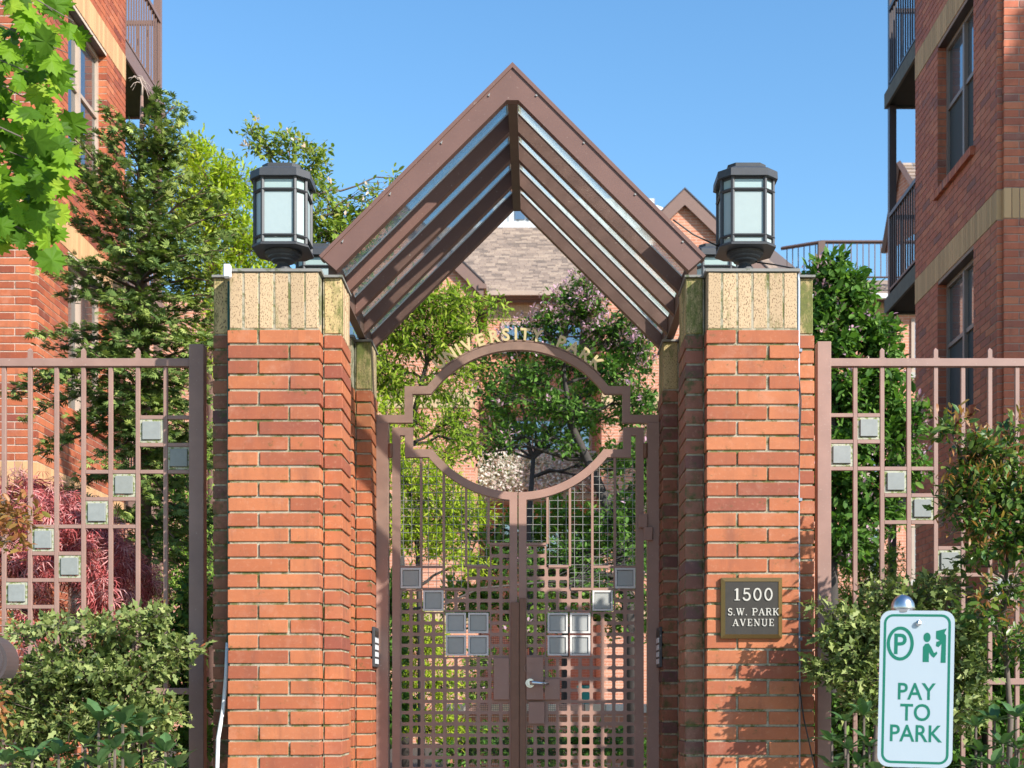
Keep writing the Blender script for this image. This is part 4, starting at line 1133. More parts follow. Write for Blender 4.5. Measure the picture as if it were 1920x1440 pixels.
# slab-serif letters made of strokes: thick uprights, thin arms, serifs
def arcp(cx_, cz_, rx, rz, a0, a1, n=12): return [(cx_+rx*math.cos(math.radians(a0+(a1-a0)*k/n)), cz_+rz*math.sin(math.radians(a0+(a1-a0)*k/n))) for k in range(n+1)]
T, N_ = .17, .075
def ser(x, z, w=.3): return ([(x-w/2, z), (x+w/2, z)], N_)
SER = {
 'P': (.78, [([(.2,.04),(.2,.96)],T), ([(.2,.96),(.45,.96)]+arcp(.48,.72,.24,.24,90,-90)+[(.2,.48)],.11), ser(.2,.04,.4), ([(.02,.96),(.2,.96)],N_)]),
 'A': (.9, [([(.14,.04),(.44,.97)],N_+.01), ([(.44,.97),(.76,.04)],T), ([(.24,.34),(.64,.34)],N_), ser(.14,.04,.3), ser(.76,.04,.34)]),
 'R': (.88, [([(.2,.04),(.2,.96)],T), ([(.2,.96),(.45,.96)]+arcp(.48,.74,.22,.22,90,-90)+[(.2,.52)],.11), ([(.48,.52),(.7,.06)],T*.9), ser(.2,.04,.38), ser(.76,.04,.22), ([(.02,.96),(.2,.96)],N_)]),
 'K': (.9, [([(.2,.04),(.2,.96)],T), ([(.72,.94),(.25,.42)],N_), ([(.4,.58),(.74,.06)],T*.9), ser(.2,.04,.38), ser(.2,.96,.38), ser(.74,.96,.28), ser(.76,.04,.28)]),
 'V': (.88, [([(.14,.96),(.44,.03)],T), ([(.44,.03),(.72,.96)],N_+.01), ser(.14,.96,.32), ser(.72,.96,.28)]),
 'E': (.76, [([(.2,.04),(.2,.96)],T), ([(.04,.96),(.64,.96)],N_), ([(.04,.04),(.66,.04)],N_), ([(.2,.5),(.5,.5)],N_), ([(.64,.96),(.64,.74)],N_), ([(.66,.04),(.66,.28)],N_), ([(.5,.4),(.5,.6)],N_)]),
 'N': (.92, [([(.18,.04),(.18,.96)],N_), ([(.16,.96),(.72,.04)],T), ([(.74,.04),(.74,.96)],N_), ser(.18,.04,.28), ([(.02,.96),(.18,.96)],N_), ser(.74,.96,.28)]),
 'U': (.9, [([(.2,.96),(.2,.3)]+arcp(.45,.3,.25,.27,180,360)+[(.7,.96)],.12), ser(.2,.96,.36), ser(.7,.96,.28)]),
 'W': (1.2, [([(.14,.96),(.38,.03)],T), ([(.38,.03),(.6,.9)],N_), ([(.56,.96),(.8,.03)],T), ([(.8,.03),(1.04,.96)],N_), ser(.14,.96,.28), ser(.58,.96,.26), ser(1.04,.96,.26)]),
 'S': (.7, [(arcp(.37,.73,.22,.23,20,270,14)+arcp(.37,.27,.24,.23,90,-160,14)[1:],.13), ([(.6,.96),(.6,.76)],N_), ([(.12,.04),(.12,.26)],N_)]),
 '.': (.3, [([(.12,.01),(.12,.15)],.14)]),
 '1': (.6, [([(.32,.04),(.32,.98)],T), ser(.32,.04,.44), ([(.32,.96),(.12,.82)],N_)]),
 '5': (.74, [([(.62,.95),(.2,.95),(.17,.5)],.1), (arcp(.36,.32,.27,.29,125,-165,16),.14)]),
 '0': (.78, [(arcp(.39,.5,.27,.46,0,360,22),.13)]),
 ' ': (.4, [])}
def serif_text(s, cx_px, py_base, h_px, track, parent):
    h = h_px*PM; W = sum(SER[ch][0]+track for ch in s)-track; x = qx(cx_px)-W*h/2; z = qz(py_base)
    for ch in s:
        b = MB()
        for k, (pl_, w) in enumerate(SER[ch][1]):
            b.ribbon([(x+a*h, z+c_*h) for a, c_ in pl_], w*h, PY-.0075-.00015*k, PY-.0031)
        if b.v: part(b, 'letter', M_PLQL, parent)
        x += (SER[ch][0]+track)*h
serif_text('1500', 1412, 1126, 23, .12, pl)
serif_text('S.W. PARK', 1412, 1154, 13.5, .10, pl)
serif_text('AVENUE', 1412, 1174, 13.5, .14, pl)

cd = empty('conduit_pipe', (CR+.25, 7.05, GROUND)); tag(cd, 'thin grey conduit running down the corner of the right front pier', 'conduit')
xq = PX(1497.5, 7.06)
b = MB(); b.tube([(xq, 7.065, GROUND), (xq+.001, 7.063, 0), (xq-.002, 7.064, 1.2), (xq, 7.063, 2.10), (xq-.004, 7.075, 2.16)], .0085, 8); part(b, 'pipe', M_GALV, cd, True)
b = MB(); b.tube([(xq-.011, 7.05, 2.17), (xq-.010, 7.052, 1.7), (xq+.010, 7.052, 1.5), (xq-.009, 7.052, .9), (xq-.011, 7.052, .3), (xq-.004, 7.05, .1), (xq+.02, 7.03, -.1), (xq+.10, 6.98, -.5), (xq+.13, 6.95, GROUND)], .0035, 5); part(b, 'cable', M_CABLE, cd, True)
for z in (1.75, 1.0, .3):
    b = MB(); b.cbox(xq-.018, xq+.016, 7.048, 7.0895, z-.008, z+.008, .001); part(b, 'strap', M_GALV, cd)
wr = MB(); A_ = P(1262, 412, 7.2); B_ = P(1360, 468, 7.3); C_ = P(1420, 492, 7.25); D_ = Vector((xq-.004, 7.075, 2.165))
pw = []
ctl = [A_, P(1300, 440, 7.22), B_, C_, P(1450, 496, 7.15), D_]
for i in range(len(ctl)-1):
    for k in range(4): pw.append(ctl[i].lerp(ctl[i+1], k/4))
pw.append(ctl[-1]); wr.tube(pw, .0042, 5); o = wr.build('overhead_wire', M_CABLE, None, True); tag(o, 'black wire hanging from the canopy edge to the right front pier', 'wire')
hs = MB(); xh = CL-.238
hs.tube([(xh, 7.07, 2.1), (xh-.002, 7.068, 1.2), (xh+.002, 7.066, .6), (xh, 7.065, .35), (xh-.006, 7.06, .28)], .0085, 8)
hz_ = empty('garden_hose', (xh, 7.07, GROUND)); tag(hz_, 'thin green and white hose in the left corner of the left front pier', 'hose')
part(hs, 'green_length', M_HOSE, hz_, True)
hs = MB(); hs.tube([(xh-.006, 7.06, .281), (xh-.012, 7.05, .1), (xh-.024, 7.04, -.05), (xh-.045, 7.02, -.2), (xh-.05, 7.0, -.5), (xh-.05, 6.98, GROUND)], .0105, 8); part(hs, 'white_length', M_WHITE, hz_, True)
sb = MB(); sb.cbox(PX(420, 6.99), PX(434, 6.99), 6.965, 6.999, PZ(522, 6.99), PZ(497, 6.99), .006); o = sb.build('sensor_box', M_WHITE); tag(o, 'small white sensor box at the top left corner of the left pier', 'sensor')
o.rotation_euler = (0, 0, 0)
def keypad(x, s, label):
    root = empty('entry_panel', (x, 8.5, .2)); tag(root, label, 'entry panel')
    z0, z1 = PZ(1251, 8.45), PZ(1176, 8.45)
    b = MB(); b.cbox(x, x+s*.016, 8.375, 8.60, z0, z1, .003); part(b, 'plate', M_LAMP, root)
    for k in range(5):
        za_ = z0+.02+(z1-z0-.03)*k/5
        b = MB(); b.cbox(x+s*.0165, x+s*.020, 8.40, 8.57, za_, za_+.03, .001); part(b, 'button_row', M_GREYWHITE if k != 4 else M_PLQ, root)
keypad(CL+.3275, 1, 'narrow black entry panel with pale buttons on the rear left pier')
keypad(CR-.3275, -1, 'narrow black entry panel with pale buttons on the rear right pier')

# ================================================================ PARKING SIGN
SY = 5.65
sgn = empty('parking_sign', (PX(1712, SY), SY, STREET)); tag(sgn, 'white and green pay to park sign on a domed steel post', 'sign')
M_SIGNW = m_plain('sign_white', (.40,.46,.50), .35, 0, .05, 3, 0)
M_SIGNG = m_plain('sign_green', (.004,.15,.09), .4, 0, .05, 10, 0)
SM = SY/FPX
plate = MB(); W2, Ht = 67*SM, 292*SM; r = 20*SM
def rrect(w, zt, zb, r):
    L = []
    for cx_, cz_, a0 in ((w-r, zt-r, 0), (-w+r, zt-r, 90), (-w+r, zb+r, 180), (w-r, zb+r, 270)):
        for k in range(7): t = math.radians(a0+15*k); L.append((cx_+r*math.cos(t), cz_+r*math.sin(t)))
    return L
plate.prism(rrect(W2, 0, -Ht, r), -.0015, .0015)
pv = bpy.data.objects.new('sign_plate', plate.mesh('sign_plate', M_SIGNW)); link(pv, sgn)
pv.location = Vector((PX(1716, SY), SY-.035, PZ(1146, SY))) - world_loc(sgn)
pv.rotation_euler = (math.radians(-4), math.radians(1.2), math.radians(-14))
def sp(mb, name, m): o = bpy.data.objects.new(name, mb.mesh(name, m)); link(o, pv); return o
b = MB(); b.ribbon(rrect(W2-9*SM, -9*SM, -Ht+9*SM, r*.75), 4.5*SM, -.0021, -.0016, True); sp(b, 'border', M_SIGNG)
b = MB(); b.ribbon([(-30*SM+21.5*SM*math.cos(2*math.pi*k/32), -62*SM+29*SM*math.sin(2*math.pi*k/32)) for k in range(32)], 6*SM, -.0021, -.0016, True); sp(b, 'ring', M_SIGNG)
def stext(s, size, x, z, xs=1.0, bold=.0):
    me = text_mesh(s, size, .0006, M_SIGNG, xs, bold); o = bpy.data.objects.new('lettering', me); link(o, pv); o.location = (x*SM, -.0019, z*SM)
stext('P', 54*SM, -31, -81, .9, .0018)
stext('PAY', 44*SM, 0, -166, .88, .0012); stext('TO', 44*SM, 0, -205, .88, .0012); stext('PARK', 44*SM, 0, -244, .88, .0012)
b = MB(); b.prism([(18*SM+6.5*SM*math.cos(2*math.pi*k/16), -50*SM+9*SM*math.sin(2*math.pi*k/16)) for k in range(16)], -.0021, -.0016)
b.prism([(x*SM, z*SM) for x, z in ((11,-96), (11,-68), (15,-62), (21,-61), (26,-68), (31,-79), (36,-76), (37,-80), (31,-88), (26,-84), (22,-78), (22,-96))], -.0021, -.0016)
sp(b, 'person_symbol', M_SIGNG)
b = MB(); b.prism([(x*SM, z*SM) for x, z in ((34,-38), (53,-33), (49,-42), (52,-46), (52,-97), (43,-97), (44,-62), (39,-68), (34,-66), (35,-58), (41,-56), (34,-52))], -.0021, -.0016); sp(b, 'meter_symbol', M_SIGNG)
b = MB(); b.lathe((0, 0, 0), [(.008, 0), (.012, .004), (.012, .008), (.004, .012)], 6); o = sp(b, 'bolt', M_STEEL); o.location = (2*SM, -.002, -24*SM); o.rotation_euler = (math.radians(90), 0, 0)
b = MB(); pc = PX(1693, SY+.02); b.tube([(pc, SY+.02, STREET), (pc, SY+.02, PZ(1141, SY))], 19*SM, 20); part(b, 'post', M_GALV, sgn, True)
b = MB(); b.lathe((pc, SY+.02, PZ(1139, SY)), [(22*SM, -.02), (22*SM, 0)] + [(22*SM*math.cos(math.radians(a)), 25*SM*math.sin(math.radians(a))) for a in range(5, 90, 12)] + [(.001, 25*SM)], 28); part(b, 'post_cap', M_STEEL, sgn, True)

# rounded dark casing at the left edge
pm_ = empty('parking_meter', (PX(-22, 5.2), 5.2, STREET)); tag(pm_, 'dark grey rounded meter head cut off by the left edge of the view', 'meter')
b = MB(); cM = P(-26, 1240, 5.2); rr_ = .10
b.prism([(cM.x+rr_*math.cos(math.radians(a)), cM.z+rr_*.98*math.sin(math.radians(a))) for a in range(-40, 221, 10)], 5.14, 5.26); part(b, 'head', M_RAIL, pm_)
b = MB(); b.ribbon([(cM.x+rr_*.8*math.cos(math.radians(a)), cM.z+rr_*.8*math.sin(math.radians(a))) for a in range(-40, 221, 10)], .012, 5.128, 5.1395); part(b, 'rim', M_RAIL, pm_)
b = MB(); b.tube([(cM.x, 5.2, STREET), (cM.x, 5.2, cM.z-.06)], .03, 16); part(b, 'post', M_GALV, pm_, True)

# ================================================================ COURTYARD PIECES
M_FLAG = m_farbrick('flagstone_cap', (.66,.50,.40), (.50,.30,.24), (.4,.35,.3), .22, .3, .012)
pw_ = empty('planter_wall', (PX(1030, 18), 18, GROUND)); tag(pw_, 'low brick planter wall with pale stone cap across the court behind the gate', 'planter wall')
b = MB(); b.box(PX(840, 18), PX(1250, 18), 18, 18.3, GROUND, PZ(1337, 18)); part(b, 'wall', M_FAR, pw_)
x = PX(836, 18); k = 0
while x < PX(1252, 18):
    b = MB(); w = R.uniform(.26, .4); b.cbox(x, x+w-.008, 17.97, 18.33, PZ(1337, 18)+.002, PZ(1320, 18), .006); part(b, 'cap_stone', m_plain('cap_stone_%d' % (k % 4), [(.72,.62,.52), (.62,.36,.28), (.70,.55,.42), (.75,.68,.6)][k % 4], .8, 0, .3, 30, .2) if k < 4 else bpy.data.materials['cap_stone_%d' % (k % 4)], pw_); x += w; k += 1
zc_ = PZ(1320, 18)
tb = empty('plant_pot', (PX(1098, 18), 18.15, zc_)); tag(tb, 'small teal pot standing on the pale stone cap behind the right gate leaf', 'pot')
b = MB(); b.lathe((PX(1098, 18), 18.15, zc_+.001), [(.07, 0), (.10, .20), (.11, .205), (.11, .235)], 16); part(b, 'body', m_plain('teal_glaze', (.03,.30,.28), .3), tb)
b = MB(); b.lathe((PX(1098, 18), 18.15, zc_+.2361), [(.095, 0), (.06, .012)], 16); part(b, 'soil', M_SOIL, tb)
# flower balcony on the end house
fb = empty('flower_balcony', (0, 0, 0)); fb.parent = far; fb.location = -world_loc(far); fb.name = 'balcony'
YB = 38.2; b = MB(); b.box(wx(893), wx(1125), YB, YR-.14, PZ(935, YB), PZ(922, YB)); part(b, 'slab', M_CONC, fb)
b = MB(); b.box(wx(893), wx(1125), YB, YB+.06, PZ(852, YB), PZ(846, YB)); part(b, 'rail', M_GREYWHITE, fb)
sh = MB(); sh.box(-.02, .02, -.02, .02, PZ(922, YB), PZ(852, YB)); bmf = sh.mesh('baluster', M_GREYWHITE)
x = wx(897)
while x < wx(1123):
    q = bpy.data.objects.new('baluster', bmf); link(q, fb); q.location = (x, YB+.03, 0); x += .16

# ================================================================ PLANTS
def C(px, py, Y, rpx, rpy, ry, nt_, nl):
    return (P(px, py, Y), (rpx*Y/FPX, ry, rpy*Y/FPX), nt_, nl)

def conifer(seed=3):
    Y0 = 9.7; rng = random.Random(seed); nr = np.random.RandomState(seed)
    base = P(263, 1310, Y0); base.z = GROUND
    root = empty('hinoki_cypress', base); tag(root, 'tall dark conifer with tiered branches behind the left fence', 'conifer')
    tb = MB()
    tp = [(base.x, Y0, GROUND), (base.x+.02, Y0, 0), (PX(268, Y0), Y0, PZ(700, Y0)), (PX(262, Y0), Y0+.02, PZ(500, Y0)), (PX(265, Y0), Y0, PZ(330, Y0)), (PX(266, Y0), Y0, PZ(180, Y0))]
    tb.tube(tp, [.075, .065, .05, .04, .025, .010], 9, cap=True); part(tb, 'trunk', M_BARK_R, root, True)
    ld = MB(); top = Vector(tp[-1])
    pts = [top, P(267, 160, Y0), P(262, 148, Y0), P(252, 142, Y0), P(243, 152, Y0)]
    ld.tube(pts, [.010, .007, .005, .004, .002], 5)
    for k in range(9):
        s = pts[1].lerp(pts[3], rng.random()); e = s + Vector((rng.choice((-1, 1))*rng.uniform(.04, .09), rng.uniform(-.05, .05), rng.uniform(-.12, .0)))
        limb(ld, s, e, .004, .0015, rng, 4, .25, 4, .25)
    part(ld, 'dead_leader', M_TWIG, root, True)
    br = MB(); F = Foliage(); F2 = Foliage()
    def trunk_at(z):
        for a, b_ in zip(tp, tp[1:]):
            if a[2] <= z <= b_[2]:
                t = (z-a[2])/(b_[2]-a[2]); return Vector(a).lerp(Vector(b_), t)
        return Vector(tp[-1])
    B = []
    # the branches the photo shows: tip pixel, depth offset, height on the trunk in pixels below the tip
    for tx, ty, dy, hy in ((200,218,-.1,60),(325,200,-.1,70),(345,225,.2,80),(300,185,0,60),(112,238,-.3,170),(150,262,-.1,150),(195,262,.1,90),(340,262,-.2,90),(330,300,.0,70),
        (135,330,-.3,150),(120,300,.2,140),(170,372,-.2,120),(385,350,-.2,110),(410,372,.1,130),(70,485,-.4,60),(115,400,-.1,110),(150,430,.2,90),(430,400,-.2,80),(440,440,.2,60),(420,470,-.4,60),
        (95,520,.1,60),(70,632,-.5,-10),(120,560,.1,20),(410,520,-.3,30),(435,560,.0,10),(395,580,.3,20),(90,655,.2,-20),(30,730,-.2,-60),(60,780,-.4,-60),(20,745,.3,-70),(400,640,-.3,-10),(380,690,.1,-30),
        (75,850,-.3,-60),(110,830,.2,-80),(400,760,-.2,-50),(380,830,-.1,-60),(150,790,-.5,-30),(350,720,-.5,-20),(190,870,-.5,-60),(330,900,-.4,-80),(385,950,-.1,-90),(130,930,.1,-60),(290,830,-.7,-40),(230,760,-.7,-30),
        (240,640,-.6,0),(300,600,-.6,20),(220,560,-.6,20),(310,500,-.6,30),(230,470,-.5,40),(290,420,-.5,50),(240,390,-.4,60),(300,350,-.4,50),(250,310,-.3,50),(270,250,-.3,50),(370,1010,-.1,-80),(350,1080,-.2,-60),(400,1050,.3,-60)):
        tip = P(tx, ty, Y0+dy); z = PZ(ty+hy, Y0); B.append((trunk_at(z), tip))
    for k in range(34):
        z = rng.uniform(PZ(1000, Y0), PZ(250, Y0)); t = (PZ(250, Y0)-z)/(PZ(250, Y0)-PZ(700, Y0)); L = .25 + .45*min(1, max(0, t))
        a = rng.uniform(0, 2*math.pi); s = trunk_at(z); B.append((s, s + Vector((math.cos(a)*L*.8, math.sin(a)*L, rng.uniform(-.05, .18)))))
    for tx, ty, dy, hy in ((300,700,-.7,-20),(340,780,-.6,-30),(290,840,-.6,-40),(365,880,-.5,-60),(320,960,-.6,-70),(385,1000,-.4,-80),(345,1030,-.5,-60),(390,700,.2,-20),(360,650,-.5,0),(400,880,.3,-40),(240,700,-.7,-30),(170,690,-.6,-40),
        (120,700,-.4,-60),(80,720,.2,-70),(250,900,-.6,-60),(290,1050,-.5,-60),(380,480,-.5,40),(350,430,-.4,50),(400,610,.3,0),(180,560,-.4,20),(160,500,-.5,40),(330,560,-.5,10),(180,320,-.2,110),(220,340,-.3,90),(340,330,-.3,60),(310,270,-.2,60)):
        tip = P(tx, ty, Y0+dy); B.append((trunk_at(PZ(ty+hy, Y0)), tip))
    for s, tip in B:
        L = (tip-s).length
        pts = limb(br, s, tip, .006+.010*L, .003, rng, 6, .10, 5, .06)
        n = int(6 + L*17)
        for i in range(n):
            t = .12 + .88*(i+.5)/n; k = min(5, int(t*6)); p = pts[k].lerp(pts[k+1], t*6-k)
            d = (tip-s).normalized(); side = Vector((-d.y, d.x, 0)).normalized()*(1 if i % 2 else -1)
            wl_ = (.11 + .20*(1-t)*min(1, L))*rng.uniform(.6, 1.2)
            e = p + (side*.8 + d*.75).normalized()*wl_ + Vector((0, 0, rng.uniform(-.02, .05)))
            if rng.random() < .4: limb(br, p, e, .003, .0015, rng, 2, .15, 3)
            m = int(3 + wl_*42)
            tt = nr.uniform(.1, 1.05, m)[:, None]
            q = np.array(p) + (np.array(e)-np.array(p))*tt + nr.normal(0, .014, (m, 3))
            ax = np.array((e-p).normalized()) + nr.normal(0, .45, (m, 3)); nn = np.array([.25, -.45, 1.0]) + nr.normal(0, .3, (m, 3))
            G = F2 if rng.random() < (.3 if p.x > PX(300, Y0) else .12) else F
            G.add(q, ax, nn, nr.uniform(.035, .07, m), np.clip(nr.beta(1.6, 2.6, m) + .15*(tt[:, 0]-.5), 0, 1))
    part(br, 'branches', M_BARK_R, root, True)
    F.build('crown', T_SPRAY, L_CONIFER, root); F2.build('fresh_growth', T_SPRAY, L_CONIFER2, root)
conifer()

def tr(px, Y, pts, r0, r1):
    "trunk from the ground up through pixels at depth Y"
    L = [(Vector((PX(px, Y), Y, GROUND)), r0)]; n = len(pts)
    for i, (x, y, dy) in enumerate(pts): L.append((P(x, y, Y+dy), r0+(r1-r0)*(i+1)/n))
    return L

Y = 15.5
make_tree('maple_tree', 'bright yellow green tree rising between the conifer and the left lantern', 'tree', (PX(400, Y), Y, GROUND), tr(400, Y, [(402, 900, 0), (398, 650, 0), (392, 450, 0), (385, 330, 0)], .10, .03),
    [C(370,295,Y,42,38,.4,60,16), C(395,350,Y,60,50,.5,90,16), C(445,345,Y,45,45,.5,60,16), C(430,420,Y,70,50,.6,110,16), C(350,400,Y,60,60,.6,90,16), C(470,470,Y,50,50,.5,80,16), C(400,520,Y,80,60,.6,110,16), C(410,640,Y,70,70,.6,90,14), C(500,520,Y,45,40,.5,60,14)],
    L_LIME, T_LONG, .085, 11, M_BARK_R, tw_r=.004, spread=.05)
Y = 12.2
make_tree('dogwood_tree', 'slender dogwood with pale pink blossom behind the left lantern', 'tree', (PX(600, Y), Y, GROUND), tr(600, Y, [(600, 900, 0), (590, 650, 0), (575, 480, 0), (545, 360, 0)], .06, .015),
    [C(470,240,Y,25,22,.2,9,9), C(500,275,Y,40,28,.25,22,10), C(545,270,Y,42,24,.25,22,10), C(590,300,Y,42,34,.3,34,10), C(560,345,Y,60,34,.3,42,10), C(605,365,Y,34,34,.3,30,10), C(615,420,Y,45,38,.3,52,10), C(640,440,Y,36,24,.3,36,9), C(580,460,Y,50,36,.3,46,10), C(650,400,Y,24,16,.2,12,8),
     C(740,334,Y,20,12,.15,8,8), C(705,368,Y,30,18,.2,14,8), C(690,395,Y,30,16,.2,14,8), C(725,420,Y,40,40,.3,24,9), C(640,520,Y,60,40,.3,40,9), C(700,480,Y,50,40,.3,36,9)],
    L_DOGL, T_OVAL, .060, 12, M_WOOD, extra=(L_PEACH, T_OVAL, .045, .10, 5, 'blossom'), tw_r=.0035)
Y = 13.6
make_tree('japanese_maple', 'fresh green Japanese maple seen through the left half of the archway', 'tree', (PX(760, Y), Y, GROUND), tr(760, Y, [(755, 1150, 0), (745, 950, 0), (770, 800, .1), (800, 680, 0)], .06, .02),
    [C(790,570,Y,80,42,.5,110,15), C(860,570,Y,48,36,.4,60,14), C(740,620,Y,60,55,.5,90,15), C(820,640,Y,70,50,.5,90,14), C(730,710,Y,50,55,.5,70,14), C(800,720,Y,60,50,.4,52,13), C(880,620,Y,50,28,.4,36,12), C(870,700,Y,45,45,.4,34,12), C(925,580,Y,40,24,.3,22,11), C(850,790,Y,50,36,.4,40,12), C(830,850,Y,44,30,.4,30,12), C(880,820,Y,30,30,.3,20,11), C(780,790,Y,40,40,.4,34,12), C(690,680,Y,40,60,.5,60,14)],
    L_JMAPLE, T_LONG, .075, 13, M_BARK_D, tw_r=.0045)
Y = 12.6
make_tree('golden_maple', 'low yellow green maple glowing behind the left gate leaf', 'shrub', (PX(790, Y), Y, GROUND), tr(790, Y, [(790, 1250, 0), (785, 1100, 0), (780, 950, 0)], .04, .015),
    [C(735,850,Y,45,75,.4,90,16), C(790,900,Y,55,60,.4,100,16), C(850,930,Y,50,45,.4,80,15), C(760,990,Y,60,60,.4,100,16), C(830,1010,Y,55,50,.4,80,15), C(900,960,Y,36,36,.3,34,13), C(880,1060,Y,42,30,.3,34,13), C(725,780,Y,30,50,.3,40,14)],
    L_LIME, T_LONG, .058, 14, M_BARK_D, tw_r=.003)
Y = 14.0
make_tree('pink_dogwood', 'pink flowering dogwood arching across the right half of the archway', 'tree', (PX(1185, Y), Y, GROUND),
    [(Vector((PX(1190, Y), Y, GROUND)), .085), (P(1185, 1180, Y), .075), (P(1160, 1000, Y), .062), (P(1110, 880, Y), .05), (P(1072, 800, Y), .038), (P(1060, 720, Y), .024), (P(1050, 640, Y), .014)],
    [C(1080,580,Y,60,36,.5,60,12), C(1110,560,Y,45,34,.4,50,11), C(1150,620,Y,60,40,.5,64,12), C(1030,610,Y,50,30,.4,44,11), C(980,640,Y,50,28,.4,32,10), C(1200,640,Y,45,50,.5,56,12), C(1060,680,Y,70,34,.5,64,12), C(970,710,Y,55,36,.4,36,10), C(1150,700,Y,60,40,.5,56,12),
     C(1010,760,Y,60,36,.5,40,11), C(920,750,Y,40,36,.4,22,9), C(1080,770,Y,60,36,.5,44,11), C(1190,760,Y,50,50,.5,50,12), C(940,820,Y,50,36,.4,28,10), C(1050,840,Y,50,30,.4,24,10), C(1180,850,Y,50,40,.5,40,11), C(900,850,Y,40,30,.4,18,9), C(1215,900,Y,36,60,.5,50,12),
     C(1150,980,Y,50,60,.5,70,12), C(1080,1040,Y,60,50,.5,70,12), C(1010,1080,Y,50,40,.4,44,11), C(1200,1040,Y,36,60,.5,44,12), C(960,1050,Y,40,40,.4,26,10), C(1120,1110,Y,60,30,.4,44,11), C(1235,560,Y,30,40,.4,26,10), C(1090,535,Y,24,22,.3,20,9)],
    L_DARK, T_OVAL, .064, 15, M_BARK_D, extra=(L_PINK, T_OVAL, .044, .5, 14, 'blossom'), tw_r=.005, bl=lambda c: .75 if c.z > PZ(640, 14) else (.3 if c.x < PX(960, 14) and c.z > PZ(830, 14) else .06))
Y = 13.0
make_tree('dogwood_tree', 'dark green dogwood with lilac blossom right of the right front pier', 'tree', (PX(1560, Y), Y, GROUND), tr(1560, Y, [(1560, 1150, 0), (1555, 900, 0), (1565, 700, 0), (1560, 580, 0)], .08, .02),
    [C(1560,520,Y,50,36,.4,60,13), C(1600,550,Y,40,30,.4,34,12), C(1545,580,Y,50,40,.4,60,13), C(1620,620,Y,60,36,.4,60,13), C(1660,640,Y,36,36,.4,40,13), C(1560,650,Y,60,40,.5,70,13), C(1640,700,Y,55,40,.4,54,13), C(1570,740,Y,60,50,.5,80,13), C(1660,770,Y,45,50,.4,54,13), C(1700,800,Y,40,50,.4,44,13),
     C(1600,820,Y,70,50,.5,90,13), C(1690,880,Y,50,50,.4,54,13), C(1580,900,Y,60,60,.5,90,13), C(1650,950,Y,50,50,.4,60,13), C(1585,1000,Y,60,60,.5,80,13), C(1525,700,Y,36,90,.4,70,13), C(1530,900,Y,36,90,.4,70,13)],
    L_DARK, T_OVAL, .095, 16, M_BARK_D, extra=(L_PINK, T_OVAL, .05, .16, 8, 'blossom'), tw_r=.005)
Y = 15.0
make_tree('green_shrub', 'mid green leafy shrub low behind the right fence', 'shrub', (PX(1610, Y), Y, GROUND), tr(1610, Y, [(1610, 1250, 0), (1615, 1100, 0)], .05, .02),
    [C(1590,1040,Y,50,60,.5,90,14), C(1650,1060,Y,50,60,.5,100,14), C(1600,1130,Y,60,50,.5,90,14), C(1665,1150,Y,50,50,.5,80,14), C(1600,1220,Y,70,50,.5,90,14)],
    L_GREEN, T_LONG, .07, 17, M_BARK_D)
Y = 12.9
make_tree('green_shrub', 'bushy lime green shrub low behind the left gate leaf', 'shrub', (PX(790, Y), Y, GROUND), tr(790, Y, [(790, 1320, 0), (790, 1250, 0)], .03, .015),
    [C(770,1140,Y,45,45,.3,50,14), C(800,1200,Y,55,50,.35,90,14), C(770,1270,Y,55,50,.35,90,14), C(830,1280,Y,45,45,.3,60,14), C(790,1350,Y,60,45,.35,90,14), C(850,1360,Y,50,36,.3,50,13)],
    L_LIME, T_LONG, .06, 18, M_BARK_D)
Y = 10.0
make_tree('dark_shrub', 'dark leafy shrub beside the left gate post inside the court', 'shrub', (PX(725, Y), Y, GROUND), tr(725, Y, [(725, 1300, 0), (725, 1150, 0)], .03, .015),
    [C(730,1120,Y,26,60,.3,60,13), C(735,1220,Y,26,60,.3,60,13), C(740,1330,Y,36,60,.3,70,13), C(1240,1120,Y+2,26,150,.3,90,13)],
    L_DARK, T_OVAL, .06, 19, M_BARK_D)
Y = 17.2
make_tree('flowering_shrub', 'low shrub with pink and yellow flowers in the planter behind the gate', 'shrub', (PX(960, Y), Y, GROUND), tr(960, Y, [(960, 1330, 0), (960, 1280, 0)], .03, .015),
    [C(920,1240,Y,50,26,.3,40,12), C(990,1180,Y,50,30,.3,50,12), C(1040,1140,Y,60,30,.3,40,12), C(880,1290,Y,40,26,.3,40,12), C(1000,1260,Y,50,36,.3,50,12)],
    L_GREEN, T_OVAL, .07, 20, M_BARK_D, extra=(L_PINK, T_OVAL, .06, .3, 5, 'blossom'))
Y = 15.0
make_tree('green_shrub', 'low dark green shrubs along the court behind the bottom of the gate', 'shrub', (PX(950, Y), Y, GROUND), tr(950, Y, [(950, 1440, 0), (950, 1400, 0)], .03, .015),
    [C(860,1400,Y,50,40,.4,60,12), C(940,1390,Y,60,36,.4,60,12), C(1030,1400,Y,60,40,.4,60,12), C(1120,1395,Y,60,36,.4,60,12), C(1200,1400,Y,50,40,.4,50,12)],
    L_DARK, T_OVAL, .08, 28, M_BARK_D)
Y = 19.0
